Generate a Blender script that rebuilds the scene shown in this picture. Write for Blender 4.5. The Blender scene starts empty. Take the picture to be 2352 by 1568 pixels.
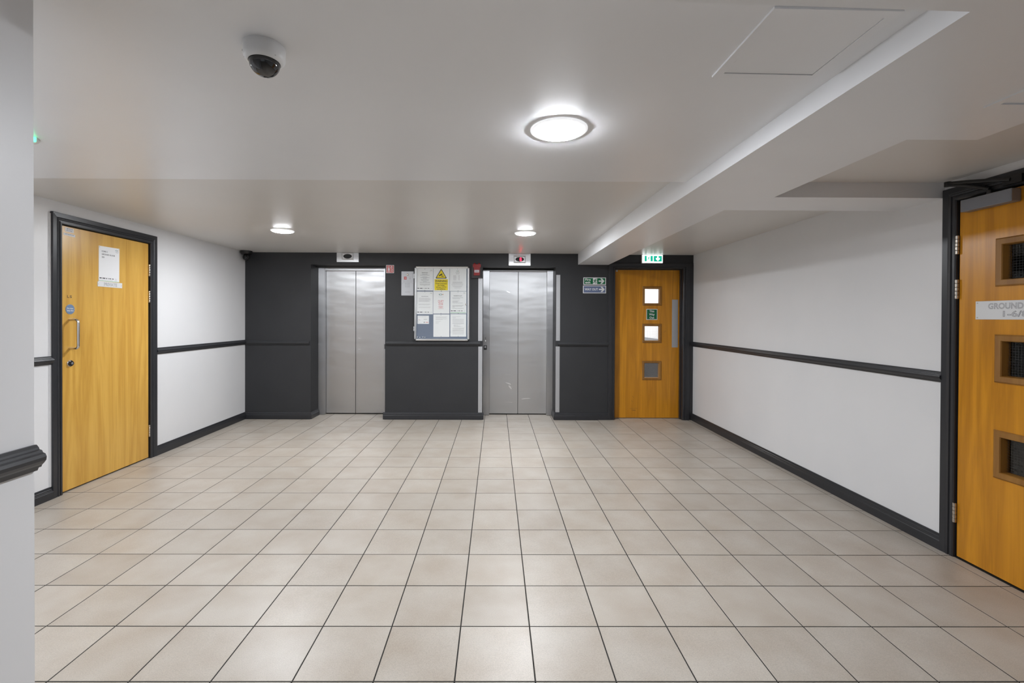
import bpy, bmesh, math, random
from mathutils import Matrix, Vector
random.seed(7)
SC = bpy.context.scene
COL = SC.collection
PI = math.pi

# ------------------------------------------------------------------ camera
def make_camera():
    yaw, pitch, roll = .00526, -.00645, .0043
    cy, sy, cp, sp, cr, sr = math.cos(yaw), math.sin(yaw), math.cos(pitch), math.sin(pitch), math.cos(roll), math.sin(roll)
    f = Vector((sy*cp, cy*cp, sp)); r = Vector((cy, -sy, 0)); u = r.cross(f)
    r2 = cr*r + sr*u; u2 = -sr*r + cr*u
    cam = bpy.data.cameras.new('camera'); o = bpy.data.objects.new('camera', cam); COL.objects.link(o)
    m = Matrix.Identity(4)
    for i in range(3):
        m[i][0] = r2[i]; m[i][1] = u2[i]; m[i][2] = -f[i]
    m[0][3], m[1][3], m[2][3] = .7482, -1.967, 1.3458
    o.matrix_world = m
    cam.sensor_width = 36; cam.lens = 1039.3*36/2352
    cam.shift_x = 31.2/2352; cam.shift_y = -47.28/2352
    cam.clip_start = .02
    SC.camera = o
make_camera()
SC.view_settings.view_transform = 'Standard'
SC.view_settings.look = 'None'
SC.view_settings.gamma = 1
SC.view_settings.use_curve_mapping = False
SC.view_settings.exposure = 1.15
W = bpy.data.worlds.new('world'); SC.world = W; W.use_nodes = True
W.node_tree.nodes['Background'].inputs[0].default_value = (.75, .8, .9, 1)
W.node_tree.nodes['Background'].inputs[1].default_value = .02

LAMP = 150.0          # radiance of the round ceiling lamps
def area(name, loc, rot, sx, sy, power, col, shape='RECTANGLE'):
    l = bpy.data.lights.new(name, 'AREA'); l.shape = shape; l.size = sx
    if shape in ('RECTANGLE', 'ELLIPSE'): l.size_y = sy
    l.energy = power; l.color = col
    o = bpy.data.objects.new(name, l); o.location = loc; o.rotation_euler = rot; COL.objects.link(o)
    return o
# added unseen fill lights behind the camera: two overhead, one cool end panel
area('corridor_fill', (1.6, -2.6, 2.04), (0, 0, 0), .22, .22, 1.2, (.97, 1, 1.04), 'DISK')
area('corridor_fill', (1.6, -4.6, 2.04), (0, 0, 0), .22, .22, 1.2, (.97, 1, 1.04), 'DISK')
area('corridor_end_fill', (1.4, -5.8, 1.1), (PI/2, 0, 0), 2.6, 1.9, 2, (.80, .90, 1))
# stair lobby beyond the exit door
area('lobby_lamp', (2.6, 6.0, 2.25), (0, 0, 0), .9, .9, 22, (1, 1, 1), 'DISK')

# ------------------------------------------------------------------ materials
MATS = {}
def nodes(name):
    m = bpy.data.materials.new(name); m.use_nodes = True
    nt = m.node_tree; b = nt.nodes['Principled BSDF']
    MATS[name] = m
    return m, nt, b
def N(nt, t, **kw):
    n = nt.nodes.new(t)
    for k, v in kw.items():
        if k.startswith('_'): setattr(n, k[1:], v)
        else: n.inputs[k].default_value = v
    return n
def plain(name, col, rough=.5, metal=0., spec=.5, emit=0., emitcol=None, bump=0., bscale=200., bdist=.001, coat=0.):
    m, nt, b = nodes(name)
    b.inputs['Base Color'].default_value = (*col, 1); b.inputs['Roughness'].default_value = rough
    b.inputs['Metallic'].default_value = metal; b.inputs['Specular IOR Level'].default_value = spec
    b.inputs['Coat Weight'].default_value = coat
    if emit:
        b.inputs['Emission Color'].default_value = (*(emitcol or col), 1); b.inputs['Emission Strength'].default_value = emit
    if bump:
        tc = N(nt, 'ShaderNodeTexCoord'); no = N(nt, 'ShaderNodeTexNoise', Scale=bscale, Detail=3)
        bp = N(nt, 'ShaderNodeBump', Strength=bump, Distance=bdist)
        nt.links.new(tc.outputs['Object'], no.inputs['Vector']); nt.links.new(no.outputs['Fac'], bp.inputs['Height'])
        nt.links.new(bp.outputs['Normal'], b.inputs['Normal'])
    return m
def mottled(name, c1, c2, scale, rough=.5, bump=.05, bscale=160, bdist=.001, spec=.5):
    m = plain(name, c1, rough, spec=spec, bump=bump, bscale=bscale, bdist=bdist)
    nt = m.node_tree; b = nt.nodes['Principled BSDF']
    tc = N(nt, 'ShaderNodeTexCoord'); no = N(nt, 'ShaderNodeTexNoise', Scale=scale, Detail=5)
    rp = N(nt, 'ShaderNodeValToRGB'); rp.color_ramp.elements[0].color = (*c1, 1); rp.color_ramp.elements[1].color = (*c2, 1)
    rp.color_ramp.elements[0].position = .3; rp.color_ramp.elements[1].position = .7
    nt.links.new(tc.outputs['Object'], no.inputs['Vector']); nt.links.new(no.outputs['Fac'], rp.inputs[0])
    nt.links.new(rp.outputs[0], b.inputs['Base Color'])
    return m
mottled('white_paint', (.73, .735, .75), (.77, .77, .78), 1.6, .38, .06, 150, .0012)
mottled('ceiling_paint', (.76, .77, .79), (.80, .81, .83), 1.1, .34, .05, 120, .0012)
mottled('ceiling_paint_dim', (.67, .655, .635), (.71, .695, .675), 1.1, .36, .05, 120, .0012)  # ceiling paint toned darker and warmer, with the shade of the recessed bays included
mottled('dark_paint', (.031, .032, .035), (.037, .038, .041), 2.0, .5, .06, 170, .001, .3)
plain('trim_gloss', (.026, .027, .031), .33, bump=.05, bscale=60, bdist=.001)
plain('gap_black', (.006, .006, .006), .8)
plain('grout', (.022, .020, .018), .95)
plain('white_plastic', (.75, .76, .77), .35)
plain('grey_plastic', (.28, .29, .31), .45)
plain('paper', (.82, .83, .85), .55)
plain('black_plastic', (.012, .012, .013), .3)
plain('black_dome', (.010, .010, .012), .06, spec=.8)
plain('ink', (.03, .03, .035), .6)
plain('ink_grey', (.30, .30, .32), .6)
plain('ink_pale', (.50, .50, .52), .6)
plain('wire', (.22, .22, .23), .5, .6)
plain('wire_dark', (.05, .05, .052), .5, .4)
plain('ink_red', (.62, .10, .12), .6)
plain('ink_green', (.10, .42, .12), .6)
plain('ink_teal', (.10, .25, .24), .6)
plain('ink_orange', (.65, .25, .10), .6)
plain('sign_white', (.74, .75, .76), .35)
plain('sign_green', (.0, .13, .045), .35)
plain('sign_slate', (.12, .155, .27), .35)
plain('sign_red', (.50, .025, .02), .35)
plain('sign_yellow', (.86, .68, .005), .4)
plain('disc_blue', (.16, .24, .38), .35)
plain('board_blue', (.14, .175, .25), .85, bump=.2, bscale=400)
plain('alu', (.80, .81, .82), .28, 1.)
plain('alu_dull', (.50, .51, .53), .42, .6)
plain('hinge_metal', (.55, .50, .44), .3, 1.)
plain('chrome', (.70, .68, .66), .2, 1.)
plain('closer_silver', (.26, .27, .30), .45, .5)
plain('cp_red', (.36, .012, .015), .25)
plain('scuff', (.85, .85, .86), .45, 1.)
plain('lamp_glow', (1, 1, 1), .5, emit=LAMP, emitcol=(.96, 1, 1.06))
plain('lamp_glow_far', (1, 1, 1), .5, emit=LAMP*1.55, emitcol=(.97, 1, 1.04))
plain('lamp_glow_warm', (1, 1, 1), .5, emit=LAMP*1.3, emitcol=(.97, 1, 1.04))
plain('lamp_glow_dim', (1, 1, 1), .5, emit=LAMP*.72, emitcol=(.96, 1, 1.06))
plain('lamp_rim', (.85, .85, .86), .35, emit=.28, emitcol=(.97, 1, 1.04))
plain('led_green', (.1, .9, .4), .4, emit=.8, emitcol=(.15, 1, .45))
plain('led_red', (1, .02, .05), .4, emit=3.0, emitcol=(1, .02, .06))
plain('exit_white', (.9, .95, .95), .4, emit=1.1, emitcol=(.93, 1, 1))
plain('exit_green', (0, .30, .19), .4, emit=.30, emitcol=(0, .62, .40))

def make_steel(name, base, rough, vary):
    m, nt, b = nodes(name)
    b.inputs['Metallic'].default_value = 1
    tc = N(nt, 'ShaderNodeTexCoord')
    mp = N(nt, 'ShaderNodeMapping'); mp.inputs['Scale'].default_value = (260, 260, 1.2)
    no = N(nt, 'ShaderNodeTexNoise', Scale=3.0, Detail=3)
    nt.links.new(tc.outputs['Object'], mp.inputs[0]); nt.links.new(mp.outputs[0], no.inputs['Vector'])
    bp = N(nt, 'ShaderNodeBump', Strength=.10, Distance=.0004)
    m2 = N(nt, 'ShaderNodeMapping'); m2.inputs['Scale'].default_value = (.9, .9, 2.6); nt.links.new(tc.outputs['Object'], m2.inputs[0])
    n2 = N(nt, 'ShaderNodeTexNoise', Scale=1.6, Detail=2); nt.links.new(m2.outputs[0], n2.inputs['Vector'])
    b2 = N(nt, 'ShaderNodeBump', Strength=.6, Distance=.016)
    nt.links.new(no.outputs['Fac'], bp.inputs['Height']); nt.links.new(n2.outputs['Fac'], b2.inputs['Height'])
    nt.links.new(b2.outputs['Normal'], bp.inputs['Normal']); nt.links.new(bp.outputs['Normal'], b.inputs['Normal'])
    r = N(nt, 'ShaderNodeMapRange'); r.inputs['To Min'].default_value = rough-vary; r.inputs['To Max'].default_value = rough+vary
    nt.links.new(n2.outputs['Fac'], r.inputs['Value']); nt.links.new(r.outputs[0], b.inputs['Roughness'])
    b.inputs['Base Color'].default_value = (*base, 1)
    b.inputs['Anisotropic'].default_value = ANISO; b.inputs['Anisotropic Rotation'].default_value = AROT
    tg = N(nt, 'ShaderNodeTangent', _direction_type='RADIAL', _axis='Z'); nt.links.new(tg.outputs[0], b.inputs['Tangent'])
    return m
ANISO, AROT = .72, .0
make_steel('steel', (.58, .585, .60), .40, .05)
make_steel('steel_panel', (.585, .59, .60), .39, .05)

make_steel('steel_pale', (.70, .71, .725), .52, .05)  # paler, rougher variant of the lift panel steel

def make_wood(name, c1, c2, rough=.3, grain=1.):
    m, nt, b = nodes(name)
    tc = N(nt, 'ShaderNodeTexCoord')
    mp = N(nt, 'ShaderNodeMapping'); mp.inputs['Scale'].default_value = (9, 9, .55)
    nt.links.new(tc.outputs['Object'], mp.inputs[0])
    no = N(nt, 'ShaderNodeTexNoise', Scale=1.0, Detail=4, Roughness=.55, Distortion=.6)
    nt.links.new(mp.outputs[0], no.inputs['Vector'])
    mul = N(nt, 'ShaderNodeMath', _operation='MULTIPLY'); mul.inputs[1].default_value = 7.0
    fr = N(nt, 'ShaderNodeMath', _operation='PINGPONG'); fr.inputs[1].default_value = 1.0
    nt.links.new(no.outputs['Fac'], mul.inputs[0]); nt.links.new(mul.outputs[0], fr.inputs[0])
    m2 = N(nt, 'ShaderNodeMapping'); m2.inputs['Scale'].default_value = (120, 120, 3)
    nt.links.new(tc.outputs['Object'], m2.inputs[0])
    fi = N(nt, 'ShaderNodeTexNoise', Scale=1.0, Detail=3); nt.links.new(m2.outputs[0], fi.inputs['Vector'])
    mix = N(nt, 'ShaderNodeMix', _data_type='FLOAT'); mix.inputs[0].default_value = .45
    nt.links.new(fr.outputs[0], mix.inputs[2]); nt.links.new(fi.outputs['Fac'], mix.inputs[3])
    rp = N(nt, 'ShaderNodeValToRGB')
    rp.color_ramp.elements[0].color = (*c1, 1); rp.color_ramp.elements[1].color = (*c2, 1)
    rp.color_ramp.elements[0].position = .15; rp.color_ramp.elements[1].position = .8
    nt.links.new(mix.outputs[0], rp.inputs[0]); nt.links.new(rp.outputs[0], b.inputs['Base Color'])
    b.inputs['Roughness'].default_value = rough
    return m
make_wood('oak', (.56, .30, .052), (.70, .415, .088))
make_wood('oak_exit', (.48, .19, .006), (.67, .285, .013))
make_wood('oak_bead', (.25, .108, .016), (.33, .155, .028), .45)

def make_tile():
    m, nt, b = nodes('tile')
    tc = N(nt, 'ShaderNodeTexCoord'); oi = N(nt, 'ShaderNodeObjectInfo')
    sc = N(nt, 'ShaderNodeVectorMath', _operation='SCALE'); sc.inputs['Scale'].default_value = 60
    cx = N(nt, 'ShaderNodeCombineXYZ')
    for k in 'XYZ': nt.links.new(oi.outputs['Random'], cx.inputs[k])
    nt.links.new(cx.outputs[0], sc.inputs[0])
    ad = N(nt, 'ShaderNodeVectorMath', _operation='ADD')
    nt.links.new(tc.outputs['Object'], ad.inputs[0]); nt.links.new(sc.outputs[0], ad.inputs[1])
    n1 = N(nt, 'ShaderNodeTexNoise', Scale=5, Detail=4); nt.links.new(ad.outputs[0], n1.inputs['Vector'])
    n2 = N(nt, 'ShaderNodeTexNoise', Scale=320, Detail=2); nt.links.new(ad.outputs[0], n2.inputs['Vector'])
    r1 = N(nt, 'ShaderNodeValToRGB'); e = r1.color_ramp.elements
    e[0].color = (.41, .355, .295, 1); e[0].position = .28; e[1].color = (.48, .438, .385, 1); e[1].position = .68
    nt.links.new(n1.outputs['Fac'], r1.inputs[0])
    r2 = N(nt, 'ShaderNodeValToRGB'); e = r2.color_ramp.elements
    e[0].color = (.86, .86, .86, 1); e[0].position = .3; e[1].color = (1.06, 1.06, 1.06, 1); e[1].position = .65
    nt.links.new(n2.outputs['Fac'], r2.inputs[0])
    mx = N(nt, 'ShaderNodeMix', _data_type='RGBA', _blend_type='MULTIPLY'); mx.inputs[0].default_value = 1
    nt.links.new(r1.outputs[0], mx.inputs[6]); nt.links.new(r2.outputs[0], mx.inputs[7])
    rr = N(nt, 'ShaderNodeMapRange'); rr.inputs['To Min'].default_value = .95; rr.inputs['To Max'].default_value = 1.04
    nt.links.new(oi.outputs['Random'], rr.inputs['Value'])
    m3 = N(nt, 'ShaderNodeVectorMath', _operation='SCALE')
    nt.links.new(mx.outputs[2], m3.inputs[0]); nt.links.new(rr.outputs[0], m3.inputs['Scale'])
    nt.links.new(m3.outputs[0], b.inputs['Base Color'])
    b.inputs['Roughness'].default_value = .36; b.inputs['Specular IOR Level'].default_value = .4
    bp = N(nt, 'ShaderNodeBump', Strength=.12, Distance=.0006)
    n3 = N(nt, 'ShaderNodeTexNoise', Scale=90, Detail=4); nt.links.new(ad.outputs[0], n3.inputs['Vector'])
    nt.links.new(n3.outputs['Fac'], bp.inputs['Height']); nt.links.new(bp.outputs['Normal'], b.inputs['Normal'])
make_tile()

def make_glass(name, tint, refl_rough=.02, f0=.035):
    m = bpy.data.materials.new(name); m.use_nodes = True; MATS[name] = m
    nt = m.node_tree; nt.nodes.clear()
    out = nt.nodes.new('ShaderNodeOutputMaterial'); mx = nt.nodes.new('ShaderNodeMixShader')
    tr = nt.nodes.new('ShaderNodeBsdfTransparent'); gl = nt.nodes.new('ShaderNodeBsdfGlossy'); lw = nt.nodes.new('ShaderNodeLayerWeight'); pw = nt.nodes.new('ShaderNodeMath'); fr = nt.nodes.new('ShaderNodeMath')
    tr.inputs[0].default_value = (*tint, 1); gl.inputs['Roughness'].default_value = refl_rough; pw.operation = 'POWER'; pw.inputs[1].default_value = 5; lw.inputs[0].default_value = .5
    fr.operation = 'MULTIPLY_ADD'; fr.inputs[1].default_value = .90; fr.inputs[2].default_value = f0
    nt.links.new(lw.outputs['Facing'], pw.inputs[0]); nt.links.new(pw.outputs[0], fr.inputs[0])
    nt.links.new(fr.outputs[0], mx.inputs[0]); nt.links.new(tr.outputs[0], mx.inputs[1]); nt.links.new(gl.outputs[0], mx.inputs[2])
    nt.links.new(mx.outputs[0], out.inputs[0])
make_glass('glass', (.985, .99, .985))
make_glass('clear_plastic', (.96, .94, .96), .12, .06)

# ------------------------------------------------------------------ mesh building
class Frame:
    """x runs to the right along a wall seen from the room, y into the wall, z up"""
    def __init__(s, o, u):
        s.m = Matrix.Identity(4)
        u = Vector(u).normalized(); y = Vector((0, 0, 1)).cross(u)
        for i in range(3):
            s.m[i][0] = u[i]; s.m[i][1] = y[i]; s.m[i][2] = (0, 0, 1)[i]; s.m[i][3] = o[i]
BACK = Frame((0, 4.03, 0), (1, 0, 0))
LEFT = Frame((-2.525, 1.27, 0), (-.043, 2.76, 0))
RIGHT = Frame((3.365, .55, 0), (0, -1, 0))
WORLD = Frame((0, 0, 0), (1, 0, 0))

class MB:
    def __init__(s): s.bm = bmesh.new()
    def box(s, u0, u1, z0, z1, w0, w1, bev=0.):        # frame coords, w out of the wall
        return s.cube(u0, u1, -w1, -w0, z0, z1, bev)
    def cube(s, x0, x1, y0, y1, z0, z1, bev=0.):
        v = [s.bm.verts.new(p) for p in ((x0,y0,z0),(x1,y0,z0),(x1,y1,z0),(x0,y1,z0),(x0,y0,z1),(x1,y0,z1),(x1,y1,z1),(x0,y1,z1))]
        fs = [s.bm.faces.new([v[i] for i in q]) for q in ((0,3,2,1),(4,5,6,7),(0,1,5,4),(1,2,6,5),(2,3,7,6),(3,0,4,7))]
        if bev:
            ed = list({e for f in fs for e in f.edges})
            bmesh.ops.bevel(s.bm, geom=ed, offset=bev, segments=1, affect='EDGES', profile=.5)
        return s
    def prism(s, pts, w0, w1):                         # polygon in (u,z), counter-clockwise, extruded out from w0 to w1
        a = sum(pts[i][0]*pts[(i+1) % len(pts)][1]-pts[(i+1) % len(pts)][0]*pts[i][1] for i in range(len(pts)))
        if a < 0: pts = pts[::-1]
        f = [s.bm.verts.new((p[0], -w1, p[1])) for p in pts]; b = [s.bm.verts.new((p[0], -w0, p[1])) for p in pts]
        s.bm.faces.new(f); s.bm.faces.new(b[::-1]); n = len(pts)
        for i in range(n): s.bm.faces.new((f[i], b[i], b[(i+1) % n], f[(i+1) % n]))
        return s
    def slab(s, pts, z0, z1):                          # polygon in (x,y) extruded in z
        a = sum(pts[i][0]*pts[(i+1) % len(pts)][1]-pts[(i+1) % len(pts)][0]*pts[i][1] for i in range(len(pts)))
        if a < 0: pts = pts[::-1]
        t = [s.bm.verts.new((p[0], p[1], z1)) for p in pts]; b = [s.bm.verts.new((p[0], p[1], z0)) for p in pts]
        s.bm.faces.new(t); s.bm.faces.new(b[::-1]); n = len(pts)
        for i in range(n): s.bm.faces.new((b[i], b[(i+1) % n], t[(i+1) % n], t[i]))
        return s
    def stroke(s, p, q, t, w0, w1):
        p = Vector(p); q = Vector(q); d = (q-p); d = d.normalized() if d.length else Vector((1, 0)); n = Vector((-d.y, d.x))*t/2; e = d*t*.3
        return s.prism([tuple(p-n-e), tuple(q-n+e), tuple(q+n+e), tuple(p+n-e)], w0, w1)
    def disc(s, u, z, r, w0, w1, n=20, rz=None):
        rz = rz or r
        return s.prism([(u+r*math.cos(2*PI*i/n), z+rz*math.sin(2*PI*i/n)) for i in range(n)], w0, w1)
    def ring(s, u, z, r0, r1, w0, w1, n=24, k=1.):     # flat annulus
        for i in range(n):
            a, b = 2*PI*i/n, 2*PI*(i+1)/n
            c = lambda r, t: (u+r*math.cos(t), z+r*k*math.sin(t))
            s.prism([c(r0, a), c(r1, a), c(r1, b), c(r0, b)], w0, w1)
        return s
    def lathe(s, prof, c, axis='z', n=32):             # prof: (radius, height along axis); axis 'z' or 'w'
        rings = []
        for r, h in prof:
            ring = []
            for i in range(n):
                a = 2*PI*i/n
                if axis == 'z': p = (c[0]+r*math.cos(a), c[1]+r*math.sin(a), c[2]+h)
                else: p = (c[0]+r*math.cos(a), c[1]-h, c[2]+r*math.sin(a))
                ring.append(s.bm.verts.new(p))
            rings.append(ring)
        for A, B in zip(rings, rings[1:]):
            for i in range(n):
                j = (i+1) % n; s.bm.faces.new((A[i], A[j], B[j], B[i]))
        s.bm.faces.new(rings[0][::-1]); s.bm.faces.new(rings[-1])
        return s
    def tube(s, pts, r, n=10):
        pts = [Vector(p) for p in pts]; rings = []
        for i, p in enumerate(pts):
            t = (pts[min(i+1, len(pts)-1)]-pts[max(i-1, 0)]).normalized()
            a = t.cross(Vector((0, 0, 1)))
            if a.length < .2: a = t.cross(Vector((0, 1, 0)))
            a.normalize(); b = t.cross(a).normalized()
            if i and rings:
                # keep the ring aligned with the previous one
                pa = rings[-1][1]
                a = (pa-t*pa.dot(t)).normalized(); b = t.cross(a).normalized()
            rings.append(([s.bm.verts.new(p+a*r*math.cos(2*PI*k/n)+b*r*math.sin(2*PI*k/n)) for k in range(n)], a))
        for (A, _), (B, _) in zip(rings, rings[1:]):
            for k in range(n): s.bm.faces.new((A[k], A[(k+1) % n], B[(k+1) % n], B[k]))
        s.bm.faces.new(rings[0][0][::-1]); s.bm.faces.new(rings[-1][0])
        return s
    def sweep(s, path, prof, closed_prof=True):        # path [(x,y)] with the room on the LEFT of travel; prof [(out,z)]
        P = [Vector(p) for p in path]; st = []
        for i, p in enumerate(P):
            ns = []
            for a, b in ((i-1, i), (i, i+1)):
                if 0 <= a and b < len(P):
                    d = (P[b]-P[a]).normalized(); ns.append(Vector((-d.y, d.x)))
            m = sum(ns, Vector((0, 0))).normalized(); k = 1/max(.3, m.dot(ns[0]))
            st.append([s.bm.verts.new((p.x+m.x*k*o, p.y+m.y*k*o, z)) for o, z in prof])
        n = len(prof)
        for A, B in zip(st, st[1:]):
            for k in range(n): s.bm.faces.new((A[k], B[k], B[(k+1) % n], A[(k+1) % n]))
        s.bm.faces.new(st[0]); s.bm.faces.new(st[-1][::-1])
        return s
    def casing(s, u0, u1, zt, prof, head=1.):          # mitred door casing; prof [(outward from opening, out of wall)]
        st = []
        for k in range(4):
            ring = []
            for a, d in prof:
                u = u0-a if k < 2 else u1+a; z = 0 if k in (0, 3) else zt+a*head
                ring.append(s.bm.verts.new((u, -d, z)))
            st.append(ring)
        n = len(prof)
        for A, B in zip(st, st[1:]):
            for k in range(n): s.bm.faces.new((A[k], A[(k+1) % n], B[(k+1) % n], B[k]))
        s.bm.faces.new(st[0][::-1]); s.bm.faces.new(st[-1])
        return s
    def square_ring(s, u0, u1, z0, z1, prof):          # mitred frame round a rectangle; prof [(outward, out of wall)], swept closed
        st = []
        for k, (su, sz) in enumerate(((-1, -1), (1, -1), (1, 1), (-1, 1))):
            st.append([s.bm.verts.new(((u0 if su < 0 else u1)+su*a, -d, (z0 if sz < 0 else z1)+sz*a)) for a, d in prof])
        n = len(prof)
        for i in range(4):
            A, B = st[i], st[(i+1) % 4]
            for k in range(n): s.bm.faces.new((A[k], B[k], B[(k+1) % n], A[(k+1) % n]))
        return s
    def text(s, body, z, h, u=None, uc=None, width=None, w0=0., w1=.0005, bold=0., outline=0., maxw=None):
        """capital-height h, baseline z, starting at u or centred on uc; fitted to width when given"""
        me = text_mesh(body, bold, outline)
        k = h/CAP
        xs = [v.co.x for v in me.vertices]; x0, x1 = min(xs), max(xs)
        kx = k if width is None else width/(x1-x0)
        if maxw and kx*(x1-x0) > maxw: kx = maxw/(x1-x0)
        off = u-x0*kx if u is not None else uc-(x0+x1)/2*kx
        vs = []
        zs = [v.co.z for v in me.vertices]; zmin, zmax = min(zs), max(zs)
        for v in me.vertices:
            t = 0 if zmax == zmin else (v.co.z-zmin)/(zmax-zmin)
            vs.append(s.bm.verts.new((v.co.x*kx+off, -(w0+(w1-w0)*t), z+v.co.y*k)))
        for p in me.polygons:
            try: s.bm.faces.new([vs[i] for i in p.vertices])
            except ValueError: pass
        return s

CAP = .69
_T = {}
def text_mesh(body, bold, outline):
    key = (body, bold, outline)
    if key in _T: return _T[key]
    c = bpy.data.curves.new('t', 'FONT'); c.body = body; c.size = 1; c.resolution_u = 3
    c.space_line = 1
    if outline:
        c.fill_mode = 'NONE'; c.bevel_depth = outline; c.bevel_resolution = 0
    else:
        c.extrude = .01; c.offset = bold
    o = bpy.data.objects.new('t', c); COL.objects.link(o)
    dg = bpy.context.evaluated_depsgraph_get()
    me = bpy.data.meshes.new_from_object(o.evaluated_get(dg))
    bpy.data.objects.remove(o); bpy.data.curves.remove(c)
    _T[key] = me
    return me
_cap = text_mesh('H', 0, 0); CAP = max(v.co.y for v in _cap.vertices)

ORIG = {}
def mesh_of(mb, mat, origin, name, smooth=False):
    if origin: bmesh.ops.translate(mb.bm, verts=mb.bm.verts, vec=-Vector(origin))
    bmesh.ops.recalc_face_normals(mb.bm, faces=mb.bm.faces)
    me = bpy.data.meshes.new(name); mb.bm.to_mesh(me); mb.bm.free()
    me.materials.append(MATS[mat])
    if smooth:
        for p in me.polygons: p.use_smooth = True
        try: me.set_sharp_from_angle(angle=math.radians(40))
        except Exception: pass
    return me
def tag(o, label=None, cat=None, group=None, kind=None):
    if label: o['label'] = label
    if cat: o['category'] = cat
    if group: o['group'] = group
    if kind: o['kind'] = kind
    return o
def root(name, frame, u, z, w=0., label=None, cat=None, group=None, kind=None):
    o = bpy.data.objects.new(name, None); COL.objects.link(o); o.empty_display_size = .05
    o.matrix_world = frame.m @ Matrix.Translation((u, -w, z))
    ORIG[o] = (u, -w, z)
    return tag(o, label, cat, group, kind)
PRINT = {'printed_text', 'small_print', 'handwriting', 'red_print', 'heading', 'marker_writing', 'scuff', 'scratch', 'speaker_hole'}
SPLIT = {'screw', 'pin', 'cap', 'latch', 'panel', 'door_gap'}
WELD = {'lettering', 'logo', 'key_collar', 'hatch_frame', 'heading', 'printed_text', 'door_leaf'}
def islands(bm):
    todo = set(bm.verts); out = []
    while todo:
        st = [todo.pop()]; isl = set(st)
        while st:
            for e in st.pop().link_edges:
                for v in e.verts:
                    if v in todo: todo.discard(v); isl.add(v); st.append(v)
        out.append(isl)
    return out
def part(name, mb, mat, parent, smooth=False, label=None, kind=None):
    if name in WELD: bmesh.ops.remove_doubles(mb.bm, verts=mb.bm.verts, dist=1e-6)
    if name in PRINT: kind = 'stuff'
    if name in SPLIT:
        mb.bm.verts.index_update(); isl = islands(mb.bm)
        if len(isl) > 1:
            isl.sort(key=lambda q: min(v.index for v in q))
            first = None
            for k in range(len(isl)):
                keep = {v.index for v in isl[k]}
                b2 = mb.bm.copy(); b2.verts.ensure_lookup_table()
                bmesh.ops.delete(b2, geom=[v for v in b2.verts if v.index not in keep], context='VERTS')
                m2 = MB(); m2.bm.free(); m2.bm = b2
                o = _part(name, m2, mat, parent, smooth, label, kind); first = first or o
            mb.bm.free()
            return first
    return _part(name, mb, mat, parent, smooth, label, kind)
def _part(name, mb, mat, parent, smooth=False, label=None, kind=None):
    o = bpy.data.objects.new(name, mesh_of(mb, mat, ORIG[parent], name, smooth)); COL.objects.link(o)
    o.parent = parent; ORIG[o] = ORIG[parent]
    return tag(o, label, kind=kind)
def single(name, mb, mat, frame, u, z, w=0., label=None, cat=None, group=None, kind=None, smooth=False):
    o = bpy.data.objects.new(name, mesh_of(mb, mat, (u, -w, z), name, smooth)); COL.objects.link(o)
    o.matrix_world = frame.m @ Matrix.Translation((u, -w, z)); ORIG[o] = (u, -w, z)
    return tag(o, label, cat, group, kind)
def struct(name, mb, mat, frame=WORLD, label=None):
    return single(name, mb, mat, frame, 0, 0, 0, label, None, None, 'structure')

# ------------------------------------------------------------------ ceilings and beams
mb = MB(); mb.slab([(-2.7, -1.1), (1.84, -1.1), (1.84, .63), (-2.7, .63)], 2.13, 2.5)
struct('ceiling', mb, 'ceiling_paint', label='near white ceiling carrying the dome camera, hatch and large round lamp')
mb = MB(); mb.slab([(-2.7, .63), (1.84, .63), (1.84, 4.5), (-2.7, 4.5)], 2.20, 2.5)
struct('ceiling', mb, 'ceiling_paint_dim', label='slightly higher white ceiling in front of the two lifts')
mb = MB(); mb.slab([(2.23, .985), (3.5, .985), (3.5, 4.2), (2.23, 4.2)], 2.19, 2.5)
struct('ceiling', mb, 'ceiling_paint_dim', label='white ceiling bay in front of the exit door beyond the beams')
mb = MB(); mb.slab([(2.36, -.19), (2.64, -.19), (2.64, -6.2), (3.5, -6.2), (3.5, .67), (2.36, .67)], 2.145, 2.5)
struct('ceiling', mb, 'ceiling_paint_dim', label='shaded recessed ceiling above the oak door with the silver closer')
mb = MB()
mb.slab([(1.838, -.925), (2.366, -.9), (2.366, .665), (3.5, .665), (3.5, .985), (2.235, .985), (2.235, 4.1), (1.832, 4.1)], 2.056, 2.5)
struct('ceiling_beam', mb, 'ceiling_paint', label='white boxed beam running to the lift wall with a cross beam to the white wall')
mb = MB(); mb.slab([(-2.7, -1.0), (-.36, -1.0), (1.15, -.95), (1.838, -.925), (2.366, -.9), (2.366, -.186), (2.645, -.186), (2.645, -6.2), (-2.7, -6.2)], 2.056, 2.5)
struct('ceiling_beam', mb, 'ceiling_paint', label='lowered white soffit over the near end of the lobby')

# ------------------------------------------------------------------ walls
def wall(name, frame, u0, u1, z1, thick, openings, mat, label):
    mb = MB(); u = u0
    for a, b, zt in openings:
        mb.box(u, a, -.05, z1, -thick, 0); mb.box(a, b, zt, z1, -thick, 0); u = b
    mb.box(u, u1, -.05, z1, -thick, 0)
    return struct(name, mb, mat, frame, label)
wall('wall_back', BACK, -2.62, 3.41, 2.45, .16, [(-1.702, -.72, 2.042), (.567, 1.536, 2.022), (2.324, 3.228, 2.010)], 'dark_paint', 'charcoal feature wall holding the two lifts and the exit door')
wall('wall_left', LEFT, -2.4, 2.85, 2.45, .2, [(.185, 1.073, 2.036)], 'white_paint', 'white side wall with the PRIVATE oak door')
wall('wall_right', RIGHT, -3.6, 6.7, 2.45, .2, [(-.034, .876, 2.022)], 'white_paint', 'white side wall with a dark dado rail, beside the exit door')
mb = MB(); mb.cube(-2.7, -.36, -6.2, -.876, -.05, 2.45)
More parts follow.
